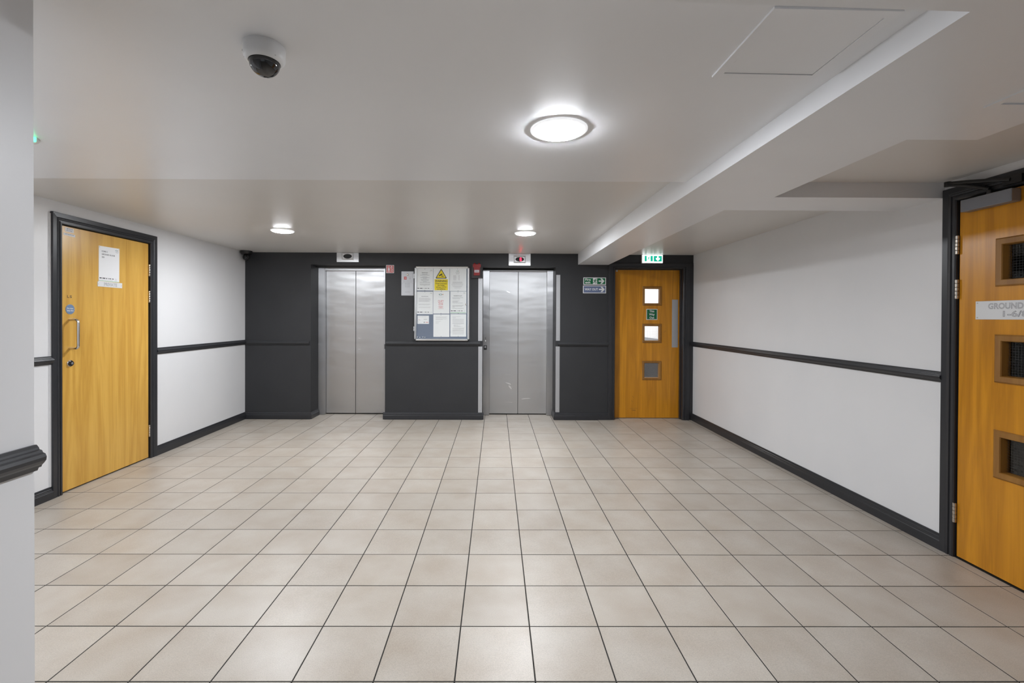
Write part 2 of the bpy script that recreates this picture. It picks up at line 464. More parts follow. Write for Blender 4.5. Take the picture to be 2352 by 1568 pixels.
struct('wall_front', mb, 'white_paint', label='end of a white wall close to the camera with a dark rail on it')
mb = MB(); mb.cube(-2.7, 3.6, -6.25, -6.05, -.05, 2.45)
struct('wall_entrance', mb, 'white_paint', label='white wall at the entrance end behind the viewpoint')
# lift shaft walls closing the alcoves
for a, b, lab in ((-1.702, -.72, 'dark alcove lining around the lift beside the corner camera'), (.567, 1.536, 'dark alcove lining around the lift showing G')):
    mb = MB(); mb.box(a-.1, a, -.05, 2.4, -.45, -.16); mb.box(b, b+.1, -.05, 2.4, -.45, -.16); mb.box(a, b, 2.03, 2.4, -.45, -.16); mb.box(a-.1, b+.1, -.05, 2.4, -.55, -.45)
    struct('wall_alcove', mb, 'dark_paint', BACK, lab)

# lobby beyond the exit door, and the dark room behind the oak door with the closer
mb = MB(); mb.box(2.0, 2.1, -.05, 2.5, -5.0, -.16); mb.box(2.0, 3.6, -.05, 2.5, -5.1, -5.0)
struct('wall_lobby', mb, 'white_paint', BACK, 'white lobby wall seen through the exit door glass')
mb = MB(); mb.box(3.38, 3.5, 1.0, 2.5, -5.0, -.16)
struct('wall_lobby', mb, 'white_paint', BACK, 'bright upper lobby wall seen through the top exit door panes')
mb = MB(); mb.box(3.38, 3.5, -.05, 1.0, -5.0, -.16)
struct('wall_lobby', mb, 'dark_paint', BACK, 'charcoal lower lobby wall seen through the lowest exit door pane')
mb = MB(); mb.box(2.0, 3.6, 2.3, 2.5, -5.1, -.16)
struct('ceiling', mb, 'ceiling_paint', BACK, 'lobby ceiling beyond the exit door')
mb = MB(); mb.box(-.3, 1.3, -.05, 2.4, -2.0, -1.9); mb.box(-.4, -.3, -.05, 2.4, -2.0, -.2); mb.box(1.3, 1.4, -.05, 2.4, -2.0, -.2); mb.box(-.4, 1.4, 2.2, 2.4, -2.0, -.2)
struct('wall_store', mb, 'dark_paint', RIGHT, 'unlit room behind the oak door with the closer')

# ------------------------------------------------------------------ floor and tiles
mb = MB(); mb.cube(-2.75, 5.6, -6.3, 9.3, -.12, -.0014)
FLOOR = struct('floor', mb, 'grout', label='beige square floor tiles laid in a straight grid with dark joints')
def tile_mesh(sx, sy, c=.0009, h=.009):
    mb = MB(); bm = mb.bm; x, y = sx/2, sy/2
    A = [bm.verts.new(p) for p in ((-x, -y, -h), (x, -y, -h), (x, y, -h), (-x, y, -h))]
    B = [bm.verts.new(p) for p in ((-x, -y, -c*.6), (x, -y, -c*.6), (x, y, -c*.6), (-x, y, -c*.6))]
    D = [bm.verts.new(p) for p in ((-x+c, -y+c, 0), (x-c, -y+c, 0), (x-c, y-c, 0), (-x+c, y-c, 0))]
    bm.faces.new(D)
    for P, Q in ((A, B), (B, D)):
        for i in range(4): bm.faces.new((P[i], P[(i+1) % 4], Q[(i+1) % 4], Q[i]))
    return mesh_of(mb, 'tile', None, 'tile')
T, J = .3, .0054
rects = []
for r in range(-20, 13):
    for c in range(-9, 12):
        x0, x1, y0, y1 = c*T, (c+1)*T, r*T, (r+1)*T
        x0 = max(x0, -2.56); x1 = min(x1, 3.362)
        if y1 <= -.85: x0 = max(x0, -.355)
        if x1-x0 > .02: rects.append((x0, x1, y0, y1))
for c in range(-9, 12):                                  # cut row along the lift wall, alcove floors and exit door threshold
    x0, x1 = max(c*T, -2.56), min((c+1)*T, 3.362)
    if c >= 7: rects.append((x0, x1, 3.9, 4.2)); continue
    rects.append((x0, x1, 3.9, 4.0))
    for a, b in ((-1.70, -.722), (.57, 1.533)):
        p, q = max(x0, a), min(x1, b)
        if q-p > .02: rects.append((p, q, 4.0, 4.345))
CAMP = Vector((.7482, -1.967, 1.3458))
def seen_area(rc):
    cx, cy = (rc[0]+rc[1])/2, (rc[2]+rc[3])/2
    d = cy-CAMP.y
    if d < 1.5: return 0
    px = 1139+1039*(cx-CAMP.x)/d
    if not (20 < px < 2420): return 0
    if px < 60 and d > 1.1: return 0
    return (rc[1]-rc[0])*(rc[3]-rc[2])/d**3
rects.sort(key=seen_area, reverse=True)
cache = {}
NEAR = [r for r in rects[:300] if seen_area(r) > 0]
for x0, x1, y0, y1 in NEAR:
    sx, sy = round(x1-x0-J, 4), round(y1-y0-J, 4)
    if (sx, sy) not in cache: cache[(sx, sy)] = tile_mesh(sx, sy)
    o = bpy.data.objects.new('tile', cache[(sx, sy)]); COL.objects.link(o); o.parent = FLOOR
    o.location = ((x0+x1)/2, (y0+y1)/2, random.uniform(-.0002, .0002))
    o.rotation_euler = (random.uniform(-.0006, .0006), random.uniform(-.0006, .0006), 0)
mb = MB()
for x0, x1, y0, y1 in rects[len(NEAR):]:
    mb.cube(x0+J/2, x1-J/2, y0+J/2, y1-J/2, -.009, 0)
part('cut_tile', mb, 'tile', FLOOR, kind='stuff')
mb = MB(); mb.cube(2.0, 3.4, 4.23, 9.0, -.009, 0)
part('lobby_flooring', mb, 'tile', FLOOR)

# ------------------------------------------------------------------ baseboards, dado rails
BASE = [(0, 0), (.020, 0), (.020, .052), (.0165, .056), (.0165, .061), (.013, .064), (.013, .072), (.009, .076), (.006, .090), (0, .090)]
RAIL = [(0, -.031), (.008, -.031), (.011, -.024), (.017, -.022), (.019, -.017), (.024, -.012), (.029, -.005), (.030, .003), (.027, .010), (.021, .013), (.019, .018), (.013, .020), (.011, .025), (.006, .031), (0, .031)]
def rail(z): return [(a, b+z) for a, b in RAIL]
def lp(u): p = LEFT.m @ Vector((u, 0, 0)); return (p.x, p.y)
def rp(u): p = RIGHT.m @ Vector((u, 0, 0)); return (p.x, p.y)
corner = lp(2.762)
struct('baseboard_left', MB().sweep([lp(2.76), lp(1.145)], BASE), 'trim_gloss', label='dark skirting on the white wall between the PRIVATE door and the lift wall')
struct('baseboard_left', MB().sweep([lp(.108), lp(-2.1)], BASE), 'trim_gloss', label='dark skirting on the near side of the PRIVATE door')
struct('baseboard_back', MB().sweep([(-1.702, 4.262), (-1.702, 4.03), (-2.566, 4.03)], BASE), 'trim_gloss', label='dark skirting turning into the alcove of the lift beside the corner camera')
struct('baseboard_back', MB().sweep([(.588, 4.03), (-.742, 4.03)], BASE), 'trim_gloss', label='dark skirting under the notice board between the lifts')
struct('baseboard_back', MB().sweep([(2.24, 4.03), (1.536, 4.03), (1.536, 4.262)], BASE), 'trim_gloss', label='dark skirting between the G lift and the exit door')
struct('baseboard_right', MB().sweep([rp(-.108), rp(-3.475)], BASE), 'trim_gloss', label='long dark skirting under the white wall beside the exit door')
struct('trim_1', MB().sweep([lp(2.76), lp(1.148)], rail(1.012)), 'trim_gloss', label='dark dado rail from the PRIVATE door to the lift wall')
struct('trim_2', MB().sweep([lp(.106), lp(-2.1)], rail(1.020)), 'trim_gloss', label='short dark dado rail on the near side of the PRIVATE door')
struct('trim_3', MB().sweep([(-1.716, 4.03), (-2.566, 4.03)], rail(1.006)), 'dark_paint', label='charcoal dado rail under the corner camera')
struct('trim_4', MB().sweep([(.540, 4.03), (-.705, 4.03)], rail(1.003)), 'dark_paint', label='charcoal dado rail under the notice board')
struct('trim_5', MB().sweep([(2.24, 4.03), (1.568, 4.03)], rail(1.004)), 'dark_paint', label='charcoal dado rail below the fire exit signs')
struct('trim_6', MB().sweep([rp(-.106), rp(-3.475)], rail(1.011)), 'trim_gloss', label='long dark dado rail on the white wall beside the exit door')
struct('trim_7', MB().sweep([(-.36, -.876), (-.36, -5.9)][::-1], [(-a, b) for a, b in rail(1.006)][::-1]), 'trim_gloss', label='dark dado rail on the white wall end closest to the camera')
mb = MB(); mb.box(.092, .115, 0.09, 2.10, -.01, .006); struct('trim_8', mb, 'white_paint', LEFT, 'thin white painted strip beside the PRIVATE door frame')
mb = MB(); mb.box(3.345, 3.38, .97, 1.02, -5.0, -.17); struct('trim_9', mb, 'grey_plastic', BACK, 'grey lobby rail seen through the middle exit door pane')

# ------------------------------------------------------------------ doors
CASE = [(0, 0), (0, .012), (.006, .017), (.018, .018), (.020, .013), (.026, .013), (.029, .019), (.038, .021), (.041, .016), (.047, .018), (.078, .020), (.080, .018), (.080, 0)]
def scaled(prof, k): return [(a*k, d) for a, d in prof]
def jambs(mb, u0, u1, zt, w0, w1, t=.012):
    mb.casing(u0, u1, zt, [(-.001, w0), (-.001, w1), (t, w1), (t, w0)])
def knuckle_hinge(name, u, z0, z1, parent, w=.006, r=.0075):
    h = (z1-z0)/5; mb = MB()
    for k in range(5):
        for a, b in ((0, 1),):
            mb.lathe([(r*.8, k*h), (r, k*h+.002), (r, (k+1)*h-.003), (r*.8, (k+1)*h-.001)], (u, -w, z0), 'z', 10)
    mb.box(u-.005, u+.007, z0+.004, z1-.004, -.004, .0006)
    return part(name, mb, 'hinge_metal', parent, True)

def vision(door, u0, z0, size, bead, bead_d, glass_w, wire, name_w='wire_mesh'):
    """square glazed opening: bead frame (part), pane and wires (sub-parts). outer corner u0,z0"""
    a, b, c, d = u0+bead, u0+size-bead, z0+bead, z0+size-bead
    mb = MB()
    mb.square_ring(a, b, c, d, [(-.004, glass_w-.02), (-.004, bead_d*.55), (.004, bead_d), (bead-.006, bead_d), (bead, bead_d*.4), (bead, -.001), (.002, -.001), (.002, glass_w-.02)])
    f = part('window_frame', mb, 'oak_bead', door)
    mb = MB(); mb.box(a-.004, b+.004, c-.004, d+.004, glass_w-.006, glass_w)
    part('pane', mb, 'glass', f)
    mb = MB(); n = int(round((b-a)/wire))
    for i in range(1, n):
        u = a+(b-a)*i/n; mb.box(u-.0006, u+.0006, c, d, glass_w-.0036, glass_w-.0024)
        z = c+(d-c)*i/n; mb.box(a, b, z-.0006, z+.0006, glass_w-.0036, glass_w-.0024)
    part(name_w, mb, 'wire', f, kind='stuff', label='fine wire grid in the glass')
    return f
def leaf_with_holes(u0, u1, z0, z1, w0, w1, holes):
    """a door leaf cut round a vertical row of square holes (u,z,size)"""
    mb = MB(); ha, hb = holes[0][0], holes[0][0]+holes[0][2]
    zs = [z0]+[q for u, zz, k in sorted(holes, key=lambda t: t[1]) for q in (zz, zz+k)]+[z1]; us = [u0, ha, hb, u1]
    bm = mb.bm; hole = lambda i, j: i == 1 and j % 2 == 1
    V = [[[bm.verts.new((u, -w, z)) for z in zs] for u in us] for w in (w0, w1)]
    nu, nz = 3, len(zs)-1
    for i in range(nu):
        for j in range(nz):
            if hole(i, j):
                for (a, b) in (((i, j), (i+1, j)), ((i+1, j), (i+1, j+1)), ((i+1, j+1), (i, j+1)), ((i, j+1), (i, j))):
                    bm.faces.new((V[1][a[0]][a[1]], V[1][b[0]][b[1]], V[0][b[0]][b[1]], V[0][a[0]][a[1]]))
                continue
            for k in (0, 1): bm.faces.new((V[k][i][j], V[k][i+1][j], V[k][i+1][j+1], V[k][i][j+1]))
    rim = [(i, 0) for i in range(nu)]+[(nu, j) for j in range(nz)]+[(i, nz) for i in range(nu, 0, -1)]+[(0, j) for j in range(nz, 0, -1)]
    for a, b in zip(rim, rim[1:]+rim[:1]): bm.faces.new((V[0][a[0]][a[1]], V[0][b[0]][b[1]], V[1][b[0]][b[1]], V[1][a[0]][a[1]]))
    return mb

# door_1: PRIVATE door on the white wall
D1 = root('door_1', LEFT, .63, 0, 0, 'plain oak door with a PRIVATE plate, notice and steel pull handle', kind='structure')
mb = MB(); mb.casing(.185, 1.073, 2.036, CASE); part('architrave', mb, 'trim_gloss', D1)
mb = MB(); jambs(mb, .185, 1.073, 2.036, -.2, .004); part('door_frame', mb, 'trim_gloss', D1)
mb = MB(); mb.casing(.185, 1.073, 2.036, [(-.012, -.14), (-.012, -.045), (-.0005, -.045), (-.0005, -.14)]); part('door_stop', mb, 'gap_black', D1)
mb = MB(); mb.box(.194, 1.062, .012, 2.030, -.044, 0, .0015); part('door_leaf', mb, 'oak', D1)
for a, b in ((1.727, 1.838), (1.477, 1.587), (.206, .317)): knuckle_hinge('hinge', 1.067, a, b, D1)
def pull_handle(u, za, zb, out, r):
    pts = [(u, .006, za)]; c = .022
    for i in range(7):
        t = PI/2*i/6; pts.append((u, -(out-c+c*math.sin(t)), za-c*(1-math.cos(t)) if za > zb else za+c*(1-math.cos(t))))
    for i in range(7):
        t = PI/2*i/6; pts.append((u, -(out-c+c*math.cos(t)), (zb+c)-c*math.sin(t)))
    pts.append((u, .006, zb))
    return MB().tube(pts, r, 14)
mb = pull_handle(.256, 1.318, 1.097, .066, .0095); part('pull_handle', mb, 'chrome', D1, True, 'brushed steel pull handle')
mb = MB(); mb.lathe([(.026, -.001), (.026, .005), (.0235, .008), (.020, .008)], (.258, 0, .983), 'w', 28)
lk = part('door_lock', mb, 'chrome', D1, True, 'round lock with a black cylinder in a chrome rose')
mb = MB(); mb.lathe([(.0195, .004), (.0195, .015), (.0165, .018), (.008, .018)], (.258, 0, .983), 'w', 24); part('lock_cylinder', mb, 'black_plastic', lk, True)
mb = MB(); mb.lathe([(.009, .0175), (.009, .0200), (.007, .0205)], (.258, 0, .983), 'w', 18); part('key_barrel', mb, 'closer_silver', lk, True)
mb = MB(); t = .0035
for p, q in (((.240, 1.505), (.240, 1.488)), ((.240, 1.488), (.253, 1.488)), ((.275, 1.503), (.263, 1.503)), ((.263, 1.503), (.262, 1.497)), ((.262, 1.497), (.274, 1.494)), ((.274, 1.494), (.272, 1.488)), ((.272, 1.488), (.260, 1.488))):
    mb.stroke(p, q, t, 0, .0004)
part('marker_writing', mb, 'ink', D1, label='handwritten LS in black marker')
# things fixed to door_1
o = root('door_notice', LEFT, .62, 1.64, 0, 'white A4 notice reading CORE C GROUND FLOOR on the oak door', 'notice')
mb = MB(); mb.prism([(.516, 1.634), (.724, 1.639), (.727, 1.933), (.518, 1.929)], 0, .001); part('sheet', mb, 'paper', o)
mb = MB()
mb.text('CORE C', 1.882, .0115, u=.545, w0=.001, w1=.0014, bold=.01); mb.text('GROUND FLOOR', 1.858, .0115, u=.546, w0=.001, w1=.0014, bold=.01); mb.text('220', 1.834, .0115, u=.546, w0=.001, w1=.0014, bold=.01)
for a, b in ((.524, .545), (.552, .566), (.566, .581), (.590, .600), (.612, .620), (.626, .636), (.647, .652), (.655, .664)): mb.box(a, b, 1.660, 1.668, .001, .0013)
part('printed_text', mb, 'ink', o)
mb = MB(); mb.box(.519, .724, 1.640, 1.643, .001, .0014); part('green_line', mb, 'ink_green', o)
mb = MB()
for z in (1.652, 1.649): mb.box(.53, .66, z, z+.0012, .001, .0013)
for k in range(4): mb.box(.676, .700, 1.648+k*.006, 1.6495+k*.006, .001, .0013)
mb.box(.683, .718, 1.898, 1.901, .001, .0013); mb.box(.690, .712, 1.892, 1.8945, .001, .0013); part('small_print', mb, 'ink_pale', o)
def logo(root_, u, z, s, w):
    mb = MB(); mb.ring(u, z, s*.62, s, w, w+.0003, 18, .42); part('logo', mb, 'ink_teal', root_)
    mb = MB(); mb.prism([(u+s*.8, z), (u+s*1.6, z+s*.42), (u+s*1.4, z), (u+s*1.6, z-s*.36)], w, w+.0004); part('logo', mb, 'ink_orange', root_)
logo(o, .696, 1.912, .012, .001)
mb = MB()
for u, z in ((.524, 1.920), (.720, 1.924), (.522, 1.644)): mb.disc(u, z, .003, .001, .003, 8)
part('pin', mb, 'hinge_metal', o)
o = root('name_plate', LEFT, .63, 1.6, 0, 'narrow white plate engraved PRIVATE under the oak door notice', 'sign')
mb = MB(); mb.prism([(.505, 1.592), (.752, 1.592), (.753, 1.636), (.505, 1.633)], 0, .003); part('plate', mb, 'sign_white', o)
mb = MB(); mb.text('PRIVATE', 1.601, .026, u=.566, width=.132, w0=.0028, w1=.0034, outline=.026); part('lettering', mb, 'ink_grey', o)
mb = MB(); mb.disc(.513, 1.613, .003, .003, .004, 8); mb.disc(.744, 1.613, .003, .003, .004, 8); part('screw', mb, 'hinge_metal', o)
o = root('door_disc', LEFT, .261, 1.398, 0, 'round blue fire door keep shut disc above the pull handle', 'sign')
mb = MB(); mb.lathe([(.038, 0), (.038, .0016), (.0365, .0022)], (.261, 0, 1.398), 'w', 36); part('plate', mb, 'disc_blue', o)
mb = MB(); mb.text('Fire door', 1.401, .0095, uc=.261, w0=.0022, w1=.0026, bold=.02); mb.text('keep shut', 1.384, .0095, uc=.261, w0=.0022, w1=.0026, bold=.02); part('lettering', mb, 'sign_white', o)
mb = MB(); mb.disc(.228, 1.398, .003, .002, .003, 8); mb.disc(.294, 1.398, .003, .002, .003, 8); part('screw', mb, 'hinge_metal', o)
for (a, b, c, d), lab in (((.222, .293, 1.990, 2.022), 'upper small white handwritten label in the top corner of the oak door'), ((.210, .305, 1.961, 1.980), 'lower tilted white handwritten label in the top corner of the oak door')):
    o = root('door_label', LEFT, a, c, 0, lab, 'label')
    sk = -.004 if c < 1.985 else -.002
    mb = MB(); mb.prism([(a, c), (b, c+sk), (b, d+sk), (a, d)], 0, .0006); part('sheet', mb, 'paper', o)
    mb = MB(); n = 2 if d-c > .025 else 1
    for row in range(n):
        z = d-.009-row*.013; u = a+.012
        while u < b-.012:
            l = random.uniform(.004, .007); 
            for p, q in random.choice(((((0, 1), (0, 0)), ((0, 0), (1, .1))), (((0, 0), (.5, 1)), ((.5, 1), (1, 0))), (((0, 1), (1, .9)), ((.5, 1), (.5, 0))), (((0, 0), (0, 1)), ((0, .5), (1, 1)), ((0, .5), (1, 0))), (((1, 1), (0, .7)), ((0, .7), (1, .3)), ((1, .3), (0, 0)))))  :
                mb.stroke((u+p[0]*l, z-.0035+p[1]*.007), (u+q[0]*l, z-.0035+q[1]*.007), .0012, .0006, .0009)
            u += l+.003
    part('handwriting', mb, 'ink', o)

# door_2: glazed exit door in the lift wall
D2 = root('door_2', BACK, 2.776, 0, 0, 'glazed oak exit door with three small square wired panes', kind='structure')
mb = MB(); mb.casing(2.324, 3.228, 2.010, scaled(CASE, 1.09), .72); part('architrave', mb, 'trim_gloss', D2)
mb = MB(); jambs(mb, 2.324, 3.228, 2.010, -.165, .004); part('door_frame', mb, 'trim_gloss', D2)
mb = MB(); mb.box(3.315, 3.364, 0, 2.07, 0, .008); part('filler_strip', mb, 'trim_gloss', D2)
mb = MB(); mb.box(2.236, 3.364, 2.0735, 2.080, 0, .012); part('head_bead', mb, 'trim_gloss', D2)
mb = MB(); mb.casing(2.324, 3.228, 2.010, [(-.012, -.09), (-.012, -.05), (-.0005, -.05), (-.0005, -.09)]); part('door_stop', mb, 'trim_gloss', D2)
hs = [(2.746, 1.546, .208), (2.746, 1.044, .208), (2.746, .544, .208)]
part('door_leaf', leaf_with_holes(2.329, 3.223, .008, 2.006, -.14, -.094, hs), 'oak_exit', D2)
for (u, z, s) in hs:
    a, b, c, d = u, u+s, z, z+s; dw = -.094
    mb = MB(); mb.square_ring(a+.006, b-.006, c+.006, d-.006, [(-.003, dw-.03), (0, dw+.004), (.006, dw+.010), (.024, dw+.012), (.031, dw+.006), (.031, dw-.001), (.004, dw-.001), (.004, dw-.03)])
    f = part('window_frame', mb, 'oak_bead', D2)
    mb = MB(); mb.box(a+.001, b-.001, c+.001, d-.001, dw-.026, dw-.020); part('pane', mb, 'glass', f)
    mb = MB(); n = 15
    for i in range(1, n):
        u_ = a+s*i/n; mb.box(u_-.0004, u_+.0004, c, d, dw-.0236, dw-.0224)
        z_ = c+s*i/n; mb.box(a, b, z_-.0004, z_+.0004, dw-.0236, dw-.0224)
    part('wire_mesh', mb, 'wire', f, kind='stuff')
mb = MB(); mb.box(3.121, 3.202, .959, 1.603, -.094, -.0925, .0006); pp = part('push_plate', mb, 'alu_dull', D2, label='tall grey metal push plate')
mb = MB()
for z in (.972, 1.17, 1.38, 1.59):
    for u in (3.129, 3.194): mb.disc(u, z, .003, -.0926, -.0916, 8)
part('screw', mb, 'ink_grey', pp)
mb = MB()
for p, q, t in (((2.555, .133), (2.66, .133), .003), ((2.585, .112), (2.635, .110), .006), ((2.60, .105), (2.64, .107), .004), ((3.02, .52), (3.03, .525), .003), ((2.59, .30), (2.61, .28), .003), ((3.01, 1.16), (3.04, 1.18), .003), ((2.58, .24), (2.60, .222), .003), ((2.70, .31), (2.71, .315), .003)): mb.stroke(p, q, t, -.094, -.0937)
part('scratch', mb, 'oak_bead', D2, label='dark scuffs low on the leaf')
o = root('door_sign', BACK, 2.848, 1.33, -.094, 'green square This Way Out sign between two exit door panes', 'sign')
mb = MB(); mb.box(2.774, 2.923, 1.330, 1.476, -.094, -.0915, .0008); part('plate', mb, 'sign_white', o)
mb = MB(); mb.box(2.782, 2.915, 1.338, 1.468, -.0915, -.0911); part('panel', mb, 'sign_green', o)
mb = MB()
for s_, z in (('This', 1.433), ('Way', 1.390), ('Out', 1.347)): mb.text(s_, z, .026, uc=2.848, w0=-.0911, w1=-.0906, bold=.028)
part('lettering', mb, 'sign_white', o)
o = root('door_label', BACK, 2.37, 1.98, -.094, 'tiny white sticker in the top corner of the glazed exit door', 'label')
mb = MB(); mb.box(2.361, 2.384, 1.977, 2.001, -.094, -.0936); part('sheet', mb, 'paper', o)
mb = MB(); mb.box(2.366, 2.379, 1.985, 1.991, -.0936, -.0934); part('printed_text', mb, 'ink_grey', o)

# door_3: glazed oak door with closer in the white wall
D3 = root('door_3', RIGHT, .42, 0, 0, 'glazed oak door with a silver closer at the frame edge', kind='structure')
mb = MB(); mb.casing(-.034, .876, 2.022, scaled(CASE, .95)); part('architrave', mb, 'trim_gloss', D3)
mb = MB(); jambs(mb, -.034, .876, 2.022, -.2, .004); part('door_frame', mb, 'trim_gloss', D3)
mb = MB(); mb.casing(-.034, .876, 2.022, [(-.012, -.14), (-.012, -.046), (-.0005, -.046), (-.0005, -.14)]); part('door_stop', mb, 'gap_black', D3)
h3 = [(.193, 1.552, .188), (.193, 1.052, .188), (.193, .554, .188)]
part('door_leaf', leaf_with_holes(-.026, .870, .010, 2.014, -.044, 0, h3), 'oak_exit', D3)
for (u, z, s) in h3:
    mb = MB(); a, b, c, d = u, u+s, z, z+s
    mb.square_ring(a+.004, b-.004, c+.004, d-.004, [(-.003, -.03), (0, .006), (.003, .011), (.028, .012), (.035, .006), (.035, -.001), (.004, -.001), (.004, -.03)])
    f = part('window_frame', mb, 'oak_bead', D3)
    mb = MB(); mb.box(a+.001, b-.001, c+.001, d-.001, -.026, -.020); part('pane', mb, 'glass', f)
    mb = MB(); n = 14
    for i in range(1, n):
        u_ = a+s*i/n; mb.box(u_-.0004, u_+.0004, c, d, -.0235, -.0225)
        z_ = c+s*i/n; mb.box(a, b, z_-.0004, z_+.0004, -.0235, -.0225)
    part('wire_mesh', mb, 'wire_dark', f, kind='stuff')
for a, b in ((1.717, 1.823), (1.465, 1.575), (.198, .309)): knuckle_hinge('hinge', -.032, a, b, D3, .010, .009)
o = root('door_closer', RIGHT, .15, 1.97, 0, 'silver box door closer with a black arm at the top of the oak door', 'door closer')
mb = MB(); mb.box(.022, .272, 1.940, 2.006, 0, .052, .003); part('body', mb, 'closer_silver', o)
mb = MB(); mb.lathe([(.012, 2.006), (.012, 2.028), (.009, 2.03)], (.15, -.028, 0), 'z', 16); part('spindle', mb, 'black_plastic', o, True)
mb = MB()
mb.tube([(.15, -.028, 2.034), (.05, -.05, 2.082), (-.035, -.062, 2.108)], .0095, 10); mb.lathe([(.016, -.013), (.016, .013)], (-.037, -.062, 2.113), 'z', 14)
mb.tube([(-.037, -.062, 2.117), (.06, -.052, 2.098), (.15, -.042, 2.078), (.25, -.030, 2.054)], .0105, 10); mb.box(.215, .30, 2.030, 2.070, .017, .034)
part('arm', mb, 'black_plastic', o, True)
o = root('door_sign', RIGHT, .29, 1.4, 0, 'white plate with outlined GROUND FLOOR lettering on the glazed oak door', 'sign')
mb = MB(); mb.box(.063, .517, 1.349, 1.447, 0, .003, .0008); part('plate', mb, 'sign_white', o)
mb = MB(); mb.text('GROUND', 1.405, .0285, u=.127, width=.161, w0=.0028, w1=.0034, outline=.026); mb.text('FLOOR', 1.405, .0285, u=.302, width=.128, w0=.0028, w1=.0034, outline=.026); mb.text('1-6/8', 1.364, .0285, u=.197, width=.112, w0=.0028, w1=.0034, outline=.026)
part('lettering', mb, 'ink_grey', o)
mb = MB(); mb.disc(.073, 1.437, .0035, .003, .004, 10); mb.disc(.073, 1.359, .0035, .003, .004, 10); part('screw', mb, 'hinge_metal', o)

# ------------------------------------------------------------------ lifts
def lift(u0, u1, split, zt, label, panel='steel_panel'):
    o = root('lift_entrance', BACK, (u0+u1)/2, 0, -.25, label, 'lift', 'steel lift entrances in the charcoal wall')
    jl, jr = u0+.090, u1-.084
    for a, b in ((u0+.001, jl), (jr, u1-.001)):
        mb = MB(); mb.box(a, b, .004, zt-.004, -.42, -.25, .0015); part('jamb', mb, 'steel', o)
    mb = MB(); mb.box(jl, jr, 1.990, zt-.004, -.42, -.262, .001); part('header', mb, 'steel', o)
    mb = MB(); mb.box(u0+.001, u1-.001, zt-.014, zt-.001, -.3, -.236); part('header_gap', mb, 'gap_black', o)
    for a, b in ((jl-.004, split-.0025), (split+.0025, jr+.004)):
        mb = MB(); mb.box(a, b, .012, 1.992, -.345, -.31, .003); part('door_panel', mb, panel, o)
    mb = MB(); mb.box(split-.004, split+.004, .012, 1.992, -.34, -.322); mb.box(jl-.004, jl+.001, .012, 1.99, -.312, -.305); mb.box(jr-.001, jr+.004, .012, 1.99, -.312, -.305); mb.box(jl, jr, .001, .012, -.345, -.318); part('door_gap', mb, 'gap_black', o)
    return o
L1 = lift(-1.702, -.72, -1.204, 2.042, 'steel lift entrance with a blank display above, beside the corner camera')
L2 = lift(.567, 1.536, 1.056, 2.022, 'steel lift entrance under the red G display, with pale corner guards', 'steel_pale')
mb = MB(); mb.box(-.788, -.770, .912, .978, -.25, -.246); part('key_switch', mb, 'black_plastic', L1)
mb = MB()
for pts in ([(-1.165, .9), (-1.125, .905), (-1.165, .908)], [(-1.165, 1.055), (-1.115, 1.05), (-1.165, 1.062)], [(-1.155, 1.39), (-1.14, 1.40), (-1.13, 1.385), (-1.145, 1.395)]): mb.prism(pts, -.31, -.3097)
part('scuff', mb, 'scuff', L1)
mb = MB(); mb.box(.576, .629, .985, 1.118, -.25, -.246, .001); cpn = part('call_panel', mb, 'steel_panel', L2, label='narrow steel call panel with a round button')
mb = MB(); mb.lathe([(.010, 0), (.010, .003), (.007, .004)], (.603, .246, 1.025), 'w', 20); part('call_button', mb, 'alu', cpn, True)
mb = MB(); mb.prism([(.596, 1.072), (.610, 1.072), (.603, 1.058)], -.246, -.2455); part('arrow', mb, 'ink', cpn)
mb = MB(); mb.box(.580, .622, .906, .968, -.25, -.245, .001); ks = part('key_switch', mb, 'black_plastic', L2, label='black key switch plate')
mb = MB(); mb.ring(.601, .945, .005, .011, -.245, -.2435, 18, 1.3); part('key_collar', mb, 'alu', ks)
mb = MB()
def blob(pts): mb.prism(pts, -.31, -.3096)
blob([(.885, .452), (.905, .447), (.93, .44), (.955, .428), (.965, .418), (.948, .416), (.925, .425), (.9, .437), (.887, .445)])
blob([(.925, .405), (.945, .402), (.965, .375), (.972, .352), (.962, .354), (.945, .372), (.93, .39)])
blob([(1.10, .218), (1.14, .228), (1.20, .231), (1.24, .226), (1.215, .220), (1.17, .219), (1.12, .212)])
blob([(.83, .172), (.93, .171), (.98, .166), (.98, .173), (.93, .175)])
blob([(.89, 1.725), (.93, 1.71), (.945, 1.70), (.935, 1.696), (.905, 1.708)])
blob([(.88, .556), (.95, .5555), (.95, .5575), (.88, .558)])
part('scuff', mb, 'scuff', L2, label='bright rub marks on the door panels')

